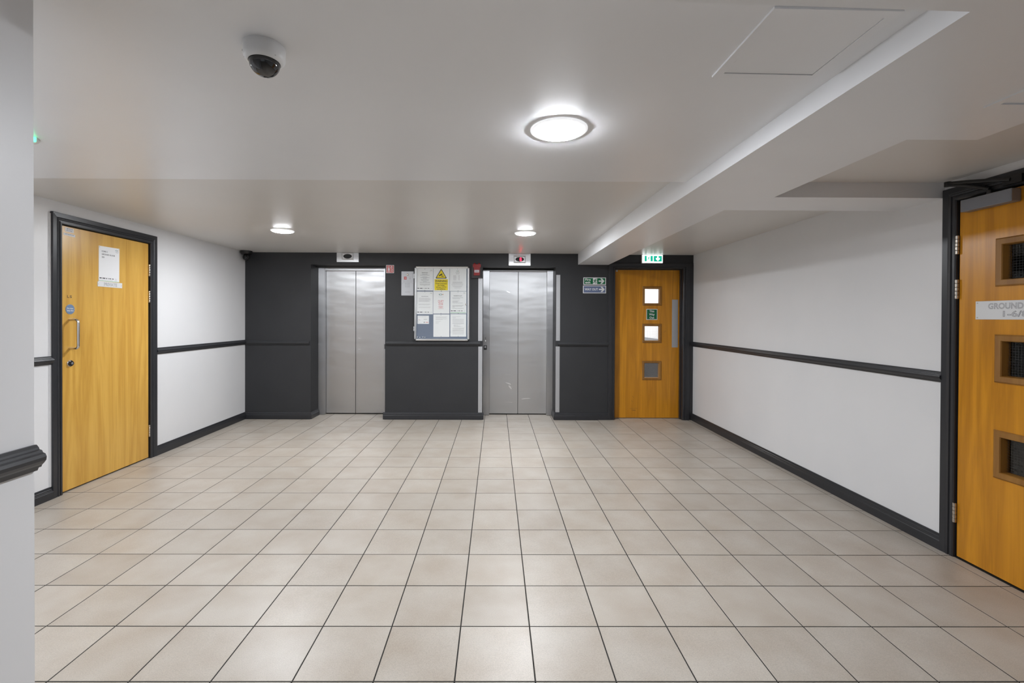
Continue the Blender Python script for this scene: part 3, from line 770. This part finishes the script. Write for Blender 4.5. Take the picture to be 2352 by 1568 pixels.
def indicator(u0, u1, z0, zc, lit, label):
    uc = (u0+u1)/2
    o = root('floor_display', BACK, uc, zc, 0, label, 'display', 'floor displays above the lifts')
    mb = MB(); mb.box(u0, u1, z0, 2.198, -.001, .004, .0015); part('plate', mb, 'steel_panel', o)
    mb = MB(); mb.square_ring(uc-.066, uc+.066, zc-.034, zc+.034, [(0, .004), (0, .010), (.004, .012), (.011, .010), (.013, .004)]); part('bezel', mb, 'steel', o)
    mb = MB(); mb.box(uc-.067, uc+.067, zc-.035, zc+.035, .003, .006); part('panel', mb, 'steel_panel' if lit else 'paper', o)
    mb = MB(); mb.disc(uc, zc, .056, .006, .0075, 32, .030); s = part('screen', mb, 'black_dome', o, label='dark oval screen')
    if lit:
        mb = MB(); g = uc+.014; t = .0065; w0, w1 = .0075, .0082
        for p, q in (((g+.009, zc+.013), (g+.004, zc+.018)), ((g+.004, zc+.018), (g-.004, zc+.018)), ((g-.004, zc+.018), (g-.010, zc+.012)), ((g-.010, zc+.012), (g-.010, zc-.012)), ((g-.010, zc-.012), (g-.004, zc-.018)), ((g-.004, zc-.018), (g+.004, zc-.018)), ((g+.004, zc-.018), (g+.009, zc-.012)), ((g+.009, zc-.012), (g+.009, zc-.002)), ((g+.009, zc-.002), (g+.002, zc-.002))): mb.stroke(p, q, t, w0, w1)
        part('digit', mb, 'led_red', s, label='glowing red letter G')
    mb = MB()
    for u in (u0+.012, u1-.012): mb.disc(u, zc, .003, .004, .005, 8)
    part('screw', mb, 'ink_grey', o)
indicator(-1.361, -1.070, 2.076, 2.152, False, 'blank lift floor display on the lift beside the corner camera')
indicator(.912, 1.203, 2.040, 2.122, True, 'lift floor display with a glowing red G')

# pale corner guards either side of the G lift
for u0, z0, z1, s, lab in ((.512, 1.041, 1.868, 1, 'upper pale metal corner guard under the red call point'), (.515, .091, .966, 1, 'lower pale metal corner guard on the call panel side of the G lift'),
                           (1.544, 1.047, 1.920, -1, 'upper pale metal corner guard on the exit side of the G lift'), (1.541, .098, .972, -1, 'lower pale metal corner guard on the exit side of the G lift')):
    u1 = u0+.053
    o = root('corner_guard', BACK, u0, z0, 0, lab, 'corner guard', 'corner guards of the G lift')
    mb = MB()
    if s > 0: mb.slab([(u0, .001), (u0, -.0025), (.5672, -.0025), (.5672, .05), (.5645, .05), (.5645, .001)], z0, z1)
    else: mb.box(u0, u1, z0, z1, -.001, .0025, .0006)
    part('strip', mb, 'alu_dull', o)
    mb = MB()
    for k in (.06, .5, .94): mb.disc((u0+u1)/2, z0+(z1-z0)*k, .003, .0025, .0032, 8)
    part('screw', mb, 'alu', o)

# ------------------------------------------------------------------ signs on the lift wall
def running_man(mb, u, z, s, w0, w1):
    f = lambda x, y: (u+x*s, z+y*s)
    mb.disc(u+.66*s, z+.86*s, .09*s, w0, w1, 14)
    for p, q, t in (((.54, .72), (.44, .46), .17), ((.55, .70), (.74, .56), .08), ((.74, .56), (.86, .62), .075), ((.50, .72), (.30, .66), .08), ((.30, .66), (.20, .50), .075), ((.46, .46), (.66, .32), .10), ((.66, .32), (.60, .06), .09), ((.42, .46), (.34, .24), .10), ((.34, .24), (.08, .22), .085)):
        mb.stroke(f(*p), f(*q), t*s, w0, w1)
ARROW = [(0, .37), (.55, .37), (.28, 0), (.60, 0), (1, .5), (.60, 1), (.28, 1), (.55, .63), (0, .63)]
o = root('exit_sign', BACK, 2.053, 1.79, 0, 'green Fire exit sign with running figure and arrow', 'sign')
mb = MB(); mb.box(1.903, 2.204, 1.791, 1.888, 0, .003, .0008); part('plate', mb, 'sign_white', o)
mb = MB(); mb.box(1.913, 2.194, 1.800, 1.879, .003, .0034); part('panel', mb, 'sign_green', o)
mb = MB(); mb.text('Fire', 1.846, .026, u=1.928, width=.073, w0=.0034, w1=.0038, bold=.03); mb.text('exit', 1.811, .026, u=1.928, width=.070, w0=.0034, w1=.0038, bold=.03); part('lettering', mb, 'sign_white', o)
mb = MB(); mb.box(2.030, 2.086, 1.800, 1.879, .0034, .0037); pc = part('pictogram', mb, 'sign_white', o)
mb = MB(); running_man(mb, 2.022, 1.803, .074, .0037, .0042); part('running_figure', mb, 'sign_green', pc)
mb = MB(); mb.prism([(2.106+.077*x, 1.806+.068*y) for x, y in ARROW], .0034, .0038); part('arrow', mb, 'sign_white', o)
o = root('exit_sign', BACK, 2.053, 1.68, 0, 'slate blue WAY OUT sign with arrow under the green one', 'sign')
mb = MB(); mb.box(1.899, 2.206, 1.679, 1.781, 0, .003, .0008); part('plate', mb, 'sign_white', o)
mb = MB(); mb.box(1.909, 2.196, 1.688, 1.772, .003, .0034); part('panel', mb, 'sign_slate', o)
mb = MB(); mb.text('WAY OUT', 1.717, .028, u=1.921, width=.176, w0=.0034, w1=.0038, bold=.028); part('lettering', mb, 'sign_white', o)
mb = MB(); mb.prism([(2.110+.077*x, 1.696+.068*y) for x, y in ARROW], .0034, .0038); part('arrow', mb, 'sign_white', o)
# lit emergency exit sign
o = root('exit_light', BACK, 2.806, 2.13, 0, 'lit white exit box with green running figure and down arrow', 'exit sign')
mb = MB(); mb.box(2.668, 2.948, 2.076, 2.190, 0, .034, .004); part('housing', mb, 'white_plastic', o)
mb = MB(); mb.box(2.674, 2.942, 2.081, 2.185, .033, .040, .003); part('diffuser', mb, 'exit_white', o)
mb = MB(); mb.box(2.703, 2.811, 2.100, 2.174, .040, .0404); mb.box(2.823, 2.930, 2.098, 2.172, .040, .0404); part('panel', mb, 'exit_green', o)
mb = MB(); mb.box(2.731, 2.780, 2.100, 2.174, .0404, .0407); pc = part('pictogram', mb, 'exit_white', o)
mb = MB(); mb.prism([(2.877+.05*(y-.5), 2.165-.060*x) for x, y in [(0, .3), (.45, .3), (.3, -.05), (.6, .0), (1, .5), (.6, 1.0), (.3, 1.05), (.45, .7), (0, .7)]], .0404, .0407); part('arrow', mb, 'exit_white', o)
mb = MB(); running_man(mb, 2.722, 2.102, .070, .0407, .041); part('running_figure', mb, 'exit_green', pc)
mb = MB()
for u in (2.686, 2.937):
    for z in (2.098, 2.136): mb.disc(u, z, .003, .040, .0405, 8)
part('screw', mb, 'ink_grey', o)
# red firefighting lift sign
o = root('lift_sign', BACK, -.656, 1.99, 0, 'small square red firefighting lift sign with figure and flames', 'sign')
mb = MB(); mb.box(-.708, -.604, 1.933, 2.039, 0, .003, .0008); part('plate', mb, 'sign_white', o)
mb = MB(); mb.box(-.702, -.610, 1.940, 2.032, .003, .0034); part('panel', mb, 'sign_red', o)
mb = MB(); w0, w1 = .0034, .0038
mb.square_ring(-.690, -.654, 1.952, 2.016, [(0, w0), (0, w1), (.0035, w1), (.0035, w0)])
mb.disc(-.672, 2.004, .0065, w0, w1, 12); mb.prism([(-.684, 1.976), (-.660, 1.976), (-.663, 1.997), (-.681, 1.997)], w0, w1); mb.prism([(-.679, 1.954), (-.673, 1.954), (-.672, 1.976), (-.680, 1.976)], w0, w1); mb.prism([(-.671, 1.954), (-.665, 1.954), (-.664, 1.976), (-.672, 1.976)], w0, w1); mb.prism([(-.678, 2.018), (-.672, 2.026), (-.666, 2.018)], w0, w1)
mb.prism([(-.645, 2.006), (-.622, 2.006), (-.624, 2.018), (-.634, 2.026), (-.643, 2.018)], w0, w1)
mb.prism([(-.645, 1.994), (-.634, 1.984), (-.640, 1.974), (-.628, 1.980), (-.620, 1.974), (-.624, 1.988), (-.620, 1.998), (-.632, 1.990), (-.640, 2.0)], w0, w1)
mb.prism([(-.645, 1.970), (-.636, 1.960), (-.642, 1.952), (-.630, 1.956), (-.620, 1.946), (-.623, 1.960), (-.618, 1.970), (-.630, 1.966)], w0, w1)
part('pictogram', mb, 'sign_white', o)
# intercom plate
o = root('intercom_panel', BACK, -.424, 1.8, 0, 'pale metal firefighting lift intercom plate beside the notice board', 'intercom')
mb = MB(); mb.box(-.506, -.343, 1.637, 1.957, 0, .005, .0015); part('plate', mb, 'alu_dull', o)
mb = MB()
for j in range(5):
    for i in range(6): mb.disc(-.455+i*.0115, 1.799-j*.0108-(.006 if j > 2 else 0), .0023, .005, .0053, 6)
for j in range(2):
    for i in range(5): mb.disc(-.452+i*.014, 1.690-j*.011, .0023, .005, .0053, 6)
part('speaker_hole', mb, 'ink', o, kind='stuff')
mb = MB(); mb.lathe([(.015, .005), (.015, .007), (.012, .009)], (-.423, 0, 1.913), 'w', 20); k = part('key_switch', mb, 'hinge_metal', o, True)
mb = MB(); mb.disc(-.423, 1.913, .005, .009, .0096, 10); part('key_slot', mb, 'sign_white', k)
mb = MB(); mb.box(-.472, -.437, 1.848, 1.886, .005, .0058); sq = part('red_label', mb, 'sign_red', o)
mb = MB(); mb.square_ring(-.466, -.453, 1.857, 1.876, [(0, .0058), (0, .0062), (.0018, .0062), (.0018, .0058)]); mb.box(-.448, -.443, 1.856, 1.864, .0058, .0062); mb.box(-.448, -.443, 1.868, 1.878, .0058, .0062); part('pictogram', mb, 'sign_white', sq)
mb = MB(); mb.text('FIRE FIGHTING', 1.826, .0075, uc=-.424, width=.113, w0=.005, w1=.0053); mb.text('LIFT INTERCOM', 1.808, .0075, uc=-.424, width=.113, w0=.005, w1=.0053); mb.box(-.412, -.376, 1.884, 1.886, .005, .0053); mb.disc(-.392, 1.866, .007, .005, .0053, 10); mb.box(-.400, -.384, 1.850, 1.855, .005, .0053); mb.box(-.40, -.372, 1.648, 1.6495, .005, .0053); part('printed_text', mb, 'ink_grey', o)
mb = MB()
for u in (-.492, -.358):
    for z in (1.925, 1.797, 1.667): mb.disc(u, z, .003, .005, .0058, 8)
part('screw', mb, 'ink_grey', o)
# red call point with clear cover
o = root('call_point', BACK, .488, 1.9, 0, 'red fire alarm call point under a clear plastic cover', 'fire alarm')
mb = MB(); mb.box(.452, .532, 1.905, 2.030, 0, .036, .004); part('body', mb, 'cp_red', o)
mb = MB(); mb.box(.440, .545, 2.008, 2.052, 0, .050, .006); part('hood', mb, 'cp_red', o)
mb = MB(); mb.box(.461, .524, 1.943, 1.977, .036, .038, .001); lb = part('label_plate', mb, 'sign_white', o)
mb = MB()
for u in (.478, .493, .509): mb.box(u-.0045, u+.0045, 1.956, 1.963, .038, .0384)
part('printed_text', mb, 'ink', lb)
mb = MB()
for u in (.462, .522): mb.lathe([(.011, 2.048), (.011, 2.062), (.008, 2.066)], (u, -.025, 0), 'z', 12)
part('cap', mb, 'cp_red', o, True)
mb = MB(); mb.box(.424, .427, 1.868, 2.05, 0, .062); mb.box(.552, .555, 1.868, 2.05, 0, .062); mb.box(.427, .552, 1.868, 1.871, 0, .062); mb.box(.427, .552, 1.871, 2.05, .060, .062); mb.box(.418, .561, 1.866, 1.890, 0, .006)
part('cover', mb, 'clear_plastic', o, label='clear plastic cover')

# ------------------------------------------------------------------ notice board
NB = root('notice_board', BACK, .034, 1.53, 0, 'blue felt notice board in a silver frame between the lifts', 'notice board')
u0, u1, z0, z1 = -.331, .399, 1.040, 2.024
mb = MB(); mb.box(u0+.012, u1-.012, z0+.012, z1-.012, 0, .0141); part('back_panel', mb, 'board_blue', NB)
fr = [(-.013, 0), (-.030, .010), (-.030, .026), (-.026, .034), (-.012, .038), (-.003, .032), (0, .022), (0, 0)]
for k, nm in enumerate(('rail', 'rail', 'rail', 'rail')):
    mb = MB(); c = .022
    if k == 0: P = [(u0, z0+c), (u0, z1-c)]
    if k == 1: P = [(u1, z0+c), (u1, z1-c)]
    if k == 2: P = [(u0+c, z0), (u1-c, z0)]
    if k == 3: P = [(u0+c, z1), (u1-c, z1)]
    A, B = [], []
    for a, d in fr:
        for L_, (pu, pz) in ((A, P[0]), (B, P[1])):
            if k == 0: q = (pu-a, -d, pz)
            elif k == 1: q = (pu+a, -d, pz)
            elif k == 2: q = (pu, -d, pz-a)
            else: q = (pu, -d, pz+a)
            L_.append(mb.bm.verts.new(q))
    n = len(fr)
    for i in range(n): mb.bm.faces.new((A[i], B[i], B[(i+1) % n], A[(i+1) % n]))
    mb.bm.faces.new(A); mb.bm.faces.new(B[::-1]); part('frame_rail', mb, 'alu', NB)
for su, sz in ((u0, z0), (u1, z0), (u0, z1), (u1, z1)):
    mb = MB(); dx = 1 if su == u0 else -1; dz = 1 if sz == z0 else -1
    arc = [(su+dx*(.026-.026*math.cos(t)), sz+dz*(.026-.026*math.sin(t))) for t in [PI/2*i/5 for i in range(6)]]
    mb.prism(arc+[(su+dx*.028, sz+dz*.028)], 0, .036); part('corner_cap', mb, 'black_plastic', NB)
mb = MB(); mb.box(u0+.026, u1-.026, z0+.026, z1-.026, .025, .028); part('pane', mb, 'glass', NB)
mb = MB(); mb.lathe([(.010, .027), (.010, .036), (.007, .038)], (.349, 0, 1.525), 'w', 16); part('door_lock', mb, 'chrome', NB, True)
for z in (1.895, 1.20):
    mb = MB(); mb.box(u0-.009, u0+.002, z-.030, z-.002, .006, .022); mb.box(u0-.009, u0+.002, z+.002, z+.030, .006, .022); part('hinge', mb, 'alu', NB)
mb = MB(); mb.box(.345, .372, 1.050, 1.0565, .0375, .0382); part('maker_mark', mb, 'ink_grey', NB)

PW = .0142
def bars(mb, u0, u1, zs, h=.003, align='l', frac=None, rnd=None):
    rnd = rnd or random
    for i, z in enumerate(zs):
        f = frac[i] if frac else rnd.uniform(.8, 1)
        l = (u1-u0)*f
        a = u0 if align == 'l' else (u0+u1)/2-l/2
        # words
        x = a
        while x < a+l-.002:
            wl = min(rnd.uniform(.006, .018), a+l-x); mb.box(x, x+wl, z, z+h, PW+.0008, PW+.0011); x += wl+.0022
def sheet(box, label, tilt=0., name='notice_sheet', cat='notice'):
    a, z0_, b, z1_ = box[0], box[3], box[2], box[1]
    o = root(name, BACK, (a+b)/2, z0_, PW, label, cat, 'notices pinned on the blue board')
    mb = MB(); mb.prism([(a, z0_), (b, z0_+tilt), (b, z1_+tilt), (a, z1_)], PW, PW+.0008); part('sheet', mb, 'paper', o)
    return o, a, b, z0_, z1_
def pins(o, pts):
    mb = MB()
    for u, z in pts: mb.disc(u, z, .0035, PW+.0005, PW+.004, 8)
    part('pin', mb, 'ink', o)
def partner_strip(o, a, b, z):
    mb = MB()
    for p, q in ((.04, .16), (.20, .27), (.27, .36), (.43, .45), (.50, .53), (.55, .60), (.66, .69), (.71, .76)): mb.box(a+(b-a)*p, a+(b-a)*q, z+.004, z+.013, PW+.0008, PW+.0011)
    part('logo', mb, 'ink', o)
    mb = MB(); bars(mb, a+(b-a)*.84, b-.008, [z, z+.006, z+.012], .0015); part('small_print', mb, 'ink_pale', o)
# row 1
o, a, b, c, d = sheet((-.302, 1.994, -.085, 1.704), 'centred typed notice at the top hinge corner of the blue board'); m = (a+b)/2
mb = MB(); mb.text('KINGSTON QUAY', d-.060, .0085, uc=m, width=.080, w0=PW+.0008, w1=PW+.0012, bold=.03); part('heading', mb, 'ink', o)
mb = MB(); bars(mb, m-.07, m+.07, [d-.078, d-.090, d-.113, d-.123, d-.135, d-.146, d-.163, d-.174, d-.185], .0042, 'c', [.5, .85, .45, .85, .33, .75, .7, .33, 1]); part('printed_text', mb, 'ink_grey', o)
mb = MB(); bars(mb, m-.07, m+.07, [d-.203, d-.209, d-.215, d-.221, d-.227], .003, 'c', [1, .95, .97, .9, .2]); part('small_print', mb, 'ink_pale', o)
logo(o, b-.026, d-.022, .010, PW+.0008); mb = MB(); bars(mb, b-.045, b-.008, [d-.038], .003); part('small_print', mb, 'ink_pale', o); partner_strip(o, a, b, c+.020); pins(o, [(m, d-.008), (m, c+.004)])
# warning
o, a, b, c, d = sheet((-.081, 1.997, .132, 1.699), 'yellow CCTV warning notice at the top of the blue board'); m = (a+b)/2; w0, w1 = PW+.0008, PW+.0012
mb = MB()
def rtri(cx, zb, zt, hw, r, n=6):
    V3 = [Vector((cx-hw, zb)), Vector((cx+hw, zb)), Vector((cx, zt))]; out = []
    for i in range(3):
        p, q, s_ = V3[i-1], V3[i], V3[(i+1) % 3]
        d0 = (p-q).normalized(); d1 = (s_-q).normalized(); ang = d0.angle(d1); l = r/math.tan(ang/2)
        P0 = q+d0*l; P1 = q+d1*l; cc = q+(d0+d1).normalized()*(r/math.sin(ang/2))
        a0 = math.atan2(P0.y-cc.y, P0.x-cc.x); a1 = math.atan2(P1.y-cc.y, P1.x-cc.x)
        da = (a1-a0+PI) % (2*PI)-PI
        out += [(cc.x+r*math.cos(a0+da*k/n), cc.y+r*math.sin(a0+da*k/n)) for k in range(n+1)]
    return out
mb.prism(rtri(m-.004, d-.134, d-.002, .078, .009), w0, w1); tri = part('triangle_border', mb, 'ink', o)
mb = MB(); mb.prism(rtri(m-.004, d-.124, d-.020, .062, .005), w1, w1+.0003); part('triangle_fill', mb, 'sign_yellow', tri)
mb = MB(); e0, e1 = w1+.0003, w1+.0006
mb.stroke((m-.028, d-.096), (m+.006, d-.075), .016, e0, e1); mb.stroke((m+.006, d-.092), (m+.004, d-.100), .008, e0, e1); mb.box(m-.002, m+.026, d-.108, d-.102, e0, e1); mb.box(m+.018, m+.024, d-.112, d-.096, e0, e1); part('camera_symbol', mb, 'ink', tri)
mb = MB(); mb.box(m-.092, m+.084, c+.010, c+.155, w0, w1); yp = part('yellow_panel', mb, 'sign_yellow', o)
mb = MB(); mb.text('WARNING', c+.117, .028, uc=m-.004, width=.158, w0=w1, w1=w1+.0003, bold=.02)
for s_, z, wd in (('These premises', c+.090, .152), ('are under', c+.066, .094), ('24 hour CCTV', c+.042, .135), ('surveillance', c+.019, .113)): mb.text(s_, z, .0155, uc=m-.004, width=wd, w0=w1, w1=w1+.0003, bold=.022)
part('lettering', mb, 'ink', yp); pins(o, [(m, c+.004)])
# row 1 third
o, a, b, c, d = sheet((.136, 1.994, .355, 1.698), 'notice with a small table at the top lock corner of the blue board'); m = (a+b)/2-.008
logo(o, m, d-.032, .013, w0); mb = MB(); bars(mb, m-.03, m+.03, [d-.052, d-.070], .004, 'c', [.9, .7]); part('printed_text', mb, 'ink_grey', o)
mb = MB()
for k in range(11): bars(mb, m-.055, m-.012, [d-.092-k*.006], .0028); bars(mb, m+.012, m+.03, [d-.092-k*.006], .0028)
bars(mb, m-.078, m+.078, [d-.175, d-.181, d-.187, d-.193, d-.199], .003, 'c'); bars(mb, m-.08, m+.08, [d-.213, d-.220, d-.233, d-.240, d-.247], .003, 'c', [1, .9, .8, .75, .5]); bars(mb, m-.04, m+.04, [d-.262], .003, 'c', [1]); part('small_print', mb, 'ink_pale', o); pins(o, [(m, d-.005), (m+.008, c+.005)])
# row 2
o, a, b, c, d = sheet((-.301, 1.690, -.087, 1.392), 'typed page on the hinge side in the middle row of the blue board'); m = (a+b)/2
logo(o, b-.026, d-.022, .010, w0); mb = MB(); bars(mb, m-.045, m+.045, [d-.066], .006, 'c', [1]); part('printed_text', mb, 'ink_grey', o)
mb = MB(); bars(mb, m-.08, m+.08, [d-.085-.0063*k for k in range(9)], .003); bars(mb, m-.08, m+.08, [d-.165-.0063*k for k in range(3)], .003); bars(mb, m-.08, m+.08, [d-.205, d-.213], .003); part('small_print', mb, 'ink_pale', o); partner_strip(o, a, b, c+.018); pins(o, [(m, d-.006)])
o, a, b, c, d = sheet((-.082, 1.696, .131, 1.400), 'white notice with red QUIET ZONE lettering in the middle of the board'); m = (a+b)/2-.004
logo(o, m-.006, d-.044, .024, w0); mb = MB(); mb.text('estates', d-.078, .009, uc=m, width=.070, w0=w0, w1=w1); part('printed_text', mb, 'ink_pale', o)
mb = MB(); mb.text('QUIET', d-.148, .030, uc=m-.003, width=.072, w0=w0, w1=w1); mb.text('ZONE', d-.183, .028, uc=m-.003, width=.062, w0=w0, w1=w1)
bars(mb, m-.038, m+.034, [d-.198, d-.206, d-.213, d-.221, d-.231], .003, 'c', [.6, 1, .8, .5, 1]); part('lettering', mb, 'ink_red', o); pins(o, [(m+.004, d-.003), (m, c+.004)])
o, a, b, c, d = sheet((.142, 1.694, .356, 1.403), 'notice with a green line along its foot beside the board lock'); m = (a+b)/2
mb = MB(); mb.text('KINGSTON QUAY', d-.064, .0095, uc=m-.006, width=.112, w0=w0, w1=w1, bold=.02); part('heading', mb, 'ink', o); logo(o, b-.030, d-.020, .010, w0)
mb = MB(); bars(mb, a+.03, b-.038, [d-.086, d-.099, d-.128, d-.140, d-.155, d-.186, d-.198, d-.208, d-.225], .0042, 'l', [.95, .68, .6, .5, .92, 1, .9, .2, 1]); part('printed_text', mb, 'ink_grey', o); partner_strip(o, a, b, c+.026)
mb = MB(); mb.box(a+.006, b-.006, c+.008, c+.013, w0, w1); part('green_line', mb, 'ink_green', o); pins(o, [(m-.004, d-.010), (m, c+.003)])
# row 3
o, a, b, c, d = sheet((-.289, 1.372, -.138, 1.264), 'small white printed card alone on the blue felt', name='notice_card')
mb = MB(); mb.disc(-.200, c+.020, .0085, w0, w1, 14); bars(mb, a+.010, a+.020, [c+.022, c+.026], .003); part('printed_text', mb, 'ink_grey', o)
mb = MB(); mb.box(a+.016, a+.026, c+.052, c+.057, w0, w1); bars(mb, -.182, b-.008, [c+.015, c+.020], .004, 'l', [1, 1]); part('red_print', mb, 'ink_red', o)
mb = MB(); bars(mb, a+.008, a+.045, [c+.053, c+.044], .003); bars(mb, -.208, b-.022, [c+.060, c+.056], .004, 'l', [1, 1]); bars(mb, a+.01, b-.08, [c+.013], .002); bars(mb, a+.01, b-.01, [c+.088, c+.096], .002); part('small_print', mb, 'ink_pale', o)
o, a, b, c, d = sheet((-.079, 1.390, .132, 1.093), 'nearly blank letter in the lowest row of the blue board')
mb = MB(); bars(mb, a+.03, b-.03, [d-.034, d-.041, d-.052, d-.064, d-.070, d-.092, d-.108, d-.120], .003, 'l', [1, .9, 1, .95, .6, .45, .3, .25]); part('small_print', mb, 'ink_pale', o); pins(o, [((a+b)/2-.006, d-.008), ((a+b)/2-.004, c+.008)])
o, a, b, c, d = sheet((.144, 1.395, .354, 1.097), 'densely typed letter in the lowest row of the blue board')
mb = MB()
zz = d-.034
for n_, fr_ in ((1, .7), (1, .3), (1, .25), (2, 1), (2, 1), (2, 1), (3, 1)):
    bars(mb, a+.03, b-.030, [zz-.0055*k for k in range(n_)], .003, 'l', [fr_]*n_); zz -= .0055*n_+.006
bars(mb, a+.045, b-.05, [zz-.0055*k for k in range(6)], .003, 'l', [.8, .5, .2, .7, 1, .8]); zz -= .043
for n_ in (3, 4, 2, 2, 1): bars(mb, a+.03, b-.030, [zz-.0055*k for k in range(n_)], .003, 'l', [1]*n_); zz -= .0055*n_+.006
part('small_print', mb, 'ink_pale', o); pins(o, [((a+b)/2, c+.006)])
for u, z, nth in ((-.288, 1.089, 'first'), (-.257, 1.086, 'second'), (-.216, 1.090, 'third'), (-.191, 1.087, 'fourth')):
    mb = MB(); mb.lathe([(.002, PW-.001), (.002, PW+.003), (.0055, PW+.0045), (.006, PW+.008), (.004, PW+.0095)], (u, 0, z), 'w', 10)
    single('push_pin', mb, 'sign_white', BACK, u, z, PW, nth+' white push pin from the hinge-side bottom corner of the blue board', 'pin', 'spare push pins on the blue board', smooth=True)

# ------------------------------------------------------------------ ceiling fixtures
def lamp(x, y, z, r, label, glow='lamp_glow', rim=1., bulge=1.):
    o = root('ceiling_lamp', WORLD, x, z, -y, label, 'ceiling lamp', 'round ceiling lamps')
    mb = MB(); mb.lathe([(r, 0), (r, -.004*rim), (r*.96, -.0085*rim), (r*.85, -.0095*rim), (r*.85, -.003)], (x, y, z), 'z', 48); part('rim', mb, 'lamp_rim', o, True)
    mb = MB(); mb.lathe([(r*.85, -.0035), (r*.83, -.0100*bulge), (r*.76, -.0118*bulge), (r*.5, -.0128*bulge), (r*.05, -.0132*bulge)], (x, y, z), 'z', 48); part('diffuser', mb, glow, o, True)
lamp(1.006, -.082, 2.13, .118, 'large round lit ceiling lamp closest to the camera', 'lamp_glow', .80, 1.12)
lamp(-1.37, -.08, 2.13, .118, 'round lit ceiling lamp hidden behind the near white wall end', 'lamp_glow_dim')
lamp(-1.37, 2.53, 2.20, .108, 'round lit ceiling lamp in front of the lift beside the corner camera', 'lamp_glow_warm')
lamp(1.039, 2.59, 2.20, .108, 'round lit ceiling lamp in front of the G lift', 'lamp_glow_far')

# dome camera on the near ceiling
x, y, z = .073, -.645, 2.13
o = root('dome_camera', WORLD, x, z, -y, 'white dome security camera with a black bubble on the near ceiling', 'camera')
mb = MB(); mb.lathe([(.055, .001), (.056, -.004), (.056, -.030), (.054, -.038), (.048, -.045), (.043, -.047), (.040, -.044)], (x, y, z), 'z', 48); h = part('housing', mb, 'white_plastic', o, True)
mb = MB(); R0 = .041
mb.lathe([(R0, -.040), (R0, -.048)]+[(R0*math.cos(t), -.048-R0*.92*math.sin(t)) for t in [PI/2*i/9 for i in range(1, 9)]]+[(.001, -.048-R0*.92)], (x, y, z), 'z', 40); part('dome', mb, 'black_dome', o, True, 'glossy black bubble')
mb = MB()
for a in (-.55, -2.75, 1.5):
    mb.lathe([(.003, -.036), (.003, -.0405)], (x+.050*math.cos(a), y+.050*math.sin(a), z), 'z', 8)
mb.lathe([(.004, -.02), (.004, -.016)], (x-.0545, y-.012, z), 'z', 8)
part('screw', mb, 'ink_grey', o)

# black turret camera in the corner
x, y, z = -2.490, 3.915, 2.20
o = root('corner_camera', WORLD, x, z, -y, 'small black turret camera in the ceiling corner of the charcoal wall', 'camera')
mb = MB(); mb.lathe([(.071, .001), (.072, -.012), (.068, -.026), (.056, -.040), (.046, -.048), (.040, -.048)], (x, y, z), 'z', 36); part('base', mb, 'black_plastic', o, True)
mb = MB(); mb.lathe([(.044*math.sin(t), -.050-.044+.044*math.cos(t)+.012) for t in [.35+2.75*i/10 for i in range(11)]], (x, y, z), 'z', 28); e = part('eyeball', mb, 'black_plastic', o, True)
mb = MB(); mb.lathe([(.026, .030), (.026, .044), (.022, .046), (.020, .040)], (x+.004, y, z-.088), 'w', 24); part('lens', mb, 'black_dome', e, True)

# access hatch in the near ceiling
HX = [(1.442, -.504), (1.780, -.497), (1.776, -.825), (1.443, -.831)]
o = root('access_hatch', WORLD, 1.61, 2.13, .66, 'white square access hatch in the near ceiling beside the beam', 'hatch')
def inset(q, d): return [(x+(d if x < 1.6 else -d), y+(d if y < -.66 else -d)) for x, y in q]
mb = MB(); I1 = inset(HX, .026)
for i in range(4): mb.slab([HX[i], HX[(i+1) % 4], I1[(i+1) % 4], I1[i]], 2.124, 2.131)
part('hatch_frame', mb, 'ceiling_paint', o)
mb = MB(); mb.slab(inset(HX, .0275), 2.1262, 2.131); part('hatch_panel', mb, 'ceiling_paint', o)
mb = MB(); mb.cube(1.4655, 1.4690, -.61, -.59, 2.1245, 2.128); mb.cube(1.4655, 1.4690, -.74, -.72, 2.1245, 2.128); part('latch', mb, 'ink_grey', o)
# second hatch in the lowered soffit
o = root('access_hatch', WORLD, 2.5, 2.057, .6, 'white access hatch in the shaded lowered soffit near the closer door', 'hatch')
Q = [(2.370, -.462), (2.625, -.462), (2.625, -.80), (2.370, -.80)]
mb = MB(); I1 = [(2.396, -.490), (2.599, -.490), (2.599, -.774), (2.396, -.774)]
for i in range(4): mb.slab([Q[i], Q[(i+1) % 4], I1[(i+1) % 4], I1[i]], 2.051, 2.058)
part('hatch_frame', mb, 'ceiling_paint', o)
mb = MB(); mb.slab([(2.399, -.496), (2.596, -.496), (2.596, -.771), (2.399, -.771)], 2.0545, 2.058); part('hatch_panel', mb, 'ceiling_paint', o)

# ceiling sensor half hidden by the near wall
x, y, z = -1.338, .03, 2.13
o = root('ceiling_sensor', WORLD, x, z, -y, 'white ceiling sensor with a green light, half hidden by the near wall', 'sensor')
mb = MB(); mb.lathe([(.062, .001), (.062, -.006), (.056, -.013), (.040, -.018), (.002, -.019)], (x, y, z), 'z', 32); part('housing', mb, 'white_plastic', o, True)
mb = MB(); mb.lathe([(.009, -.004), (.009, -.022), (.006, -.025)], (x+.066, y-.008, z), 'z', 14); part('indicator_light', mb, 'led_green', o, True)
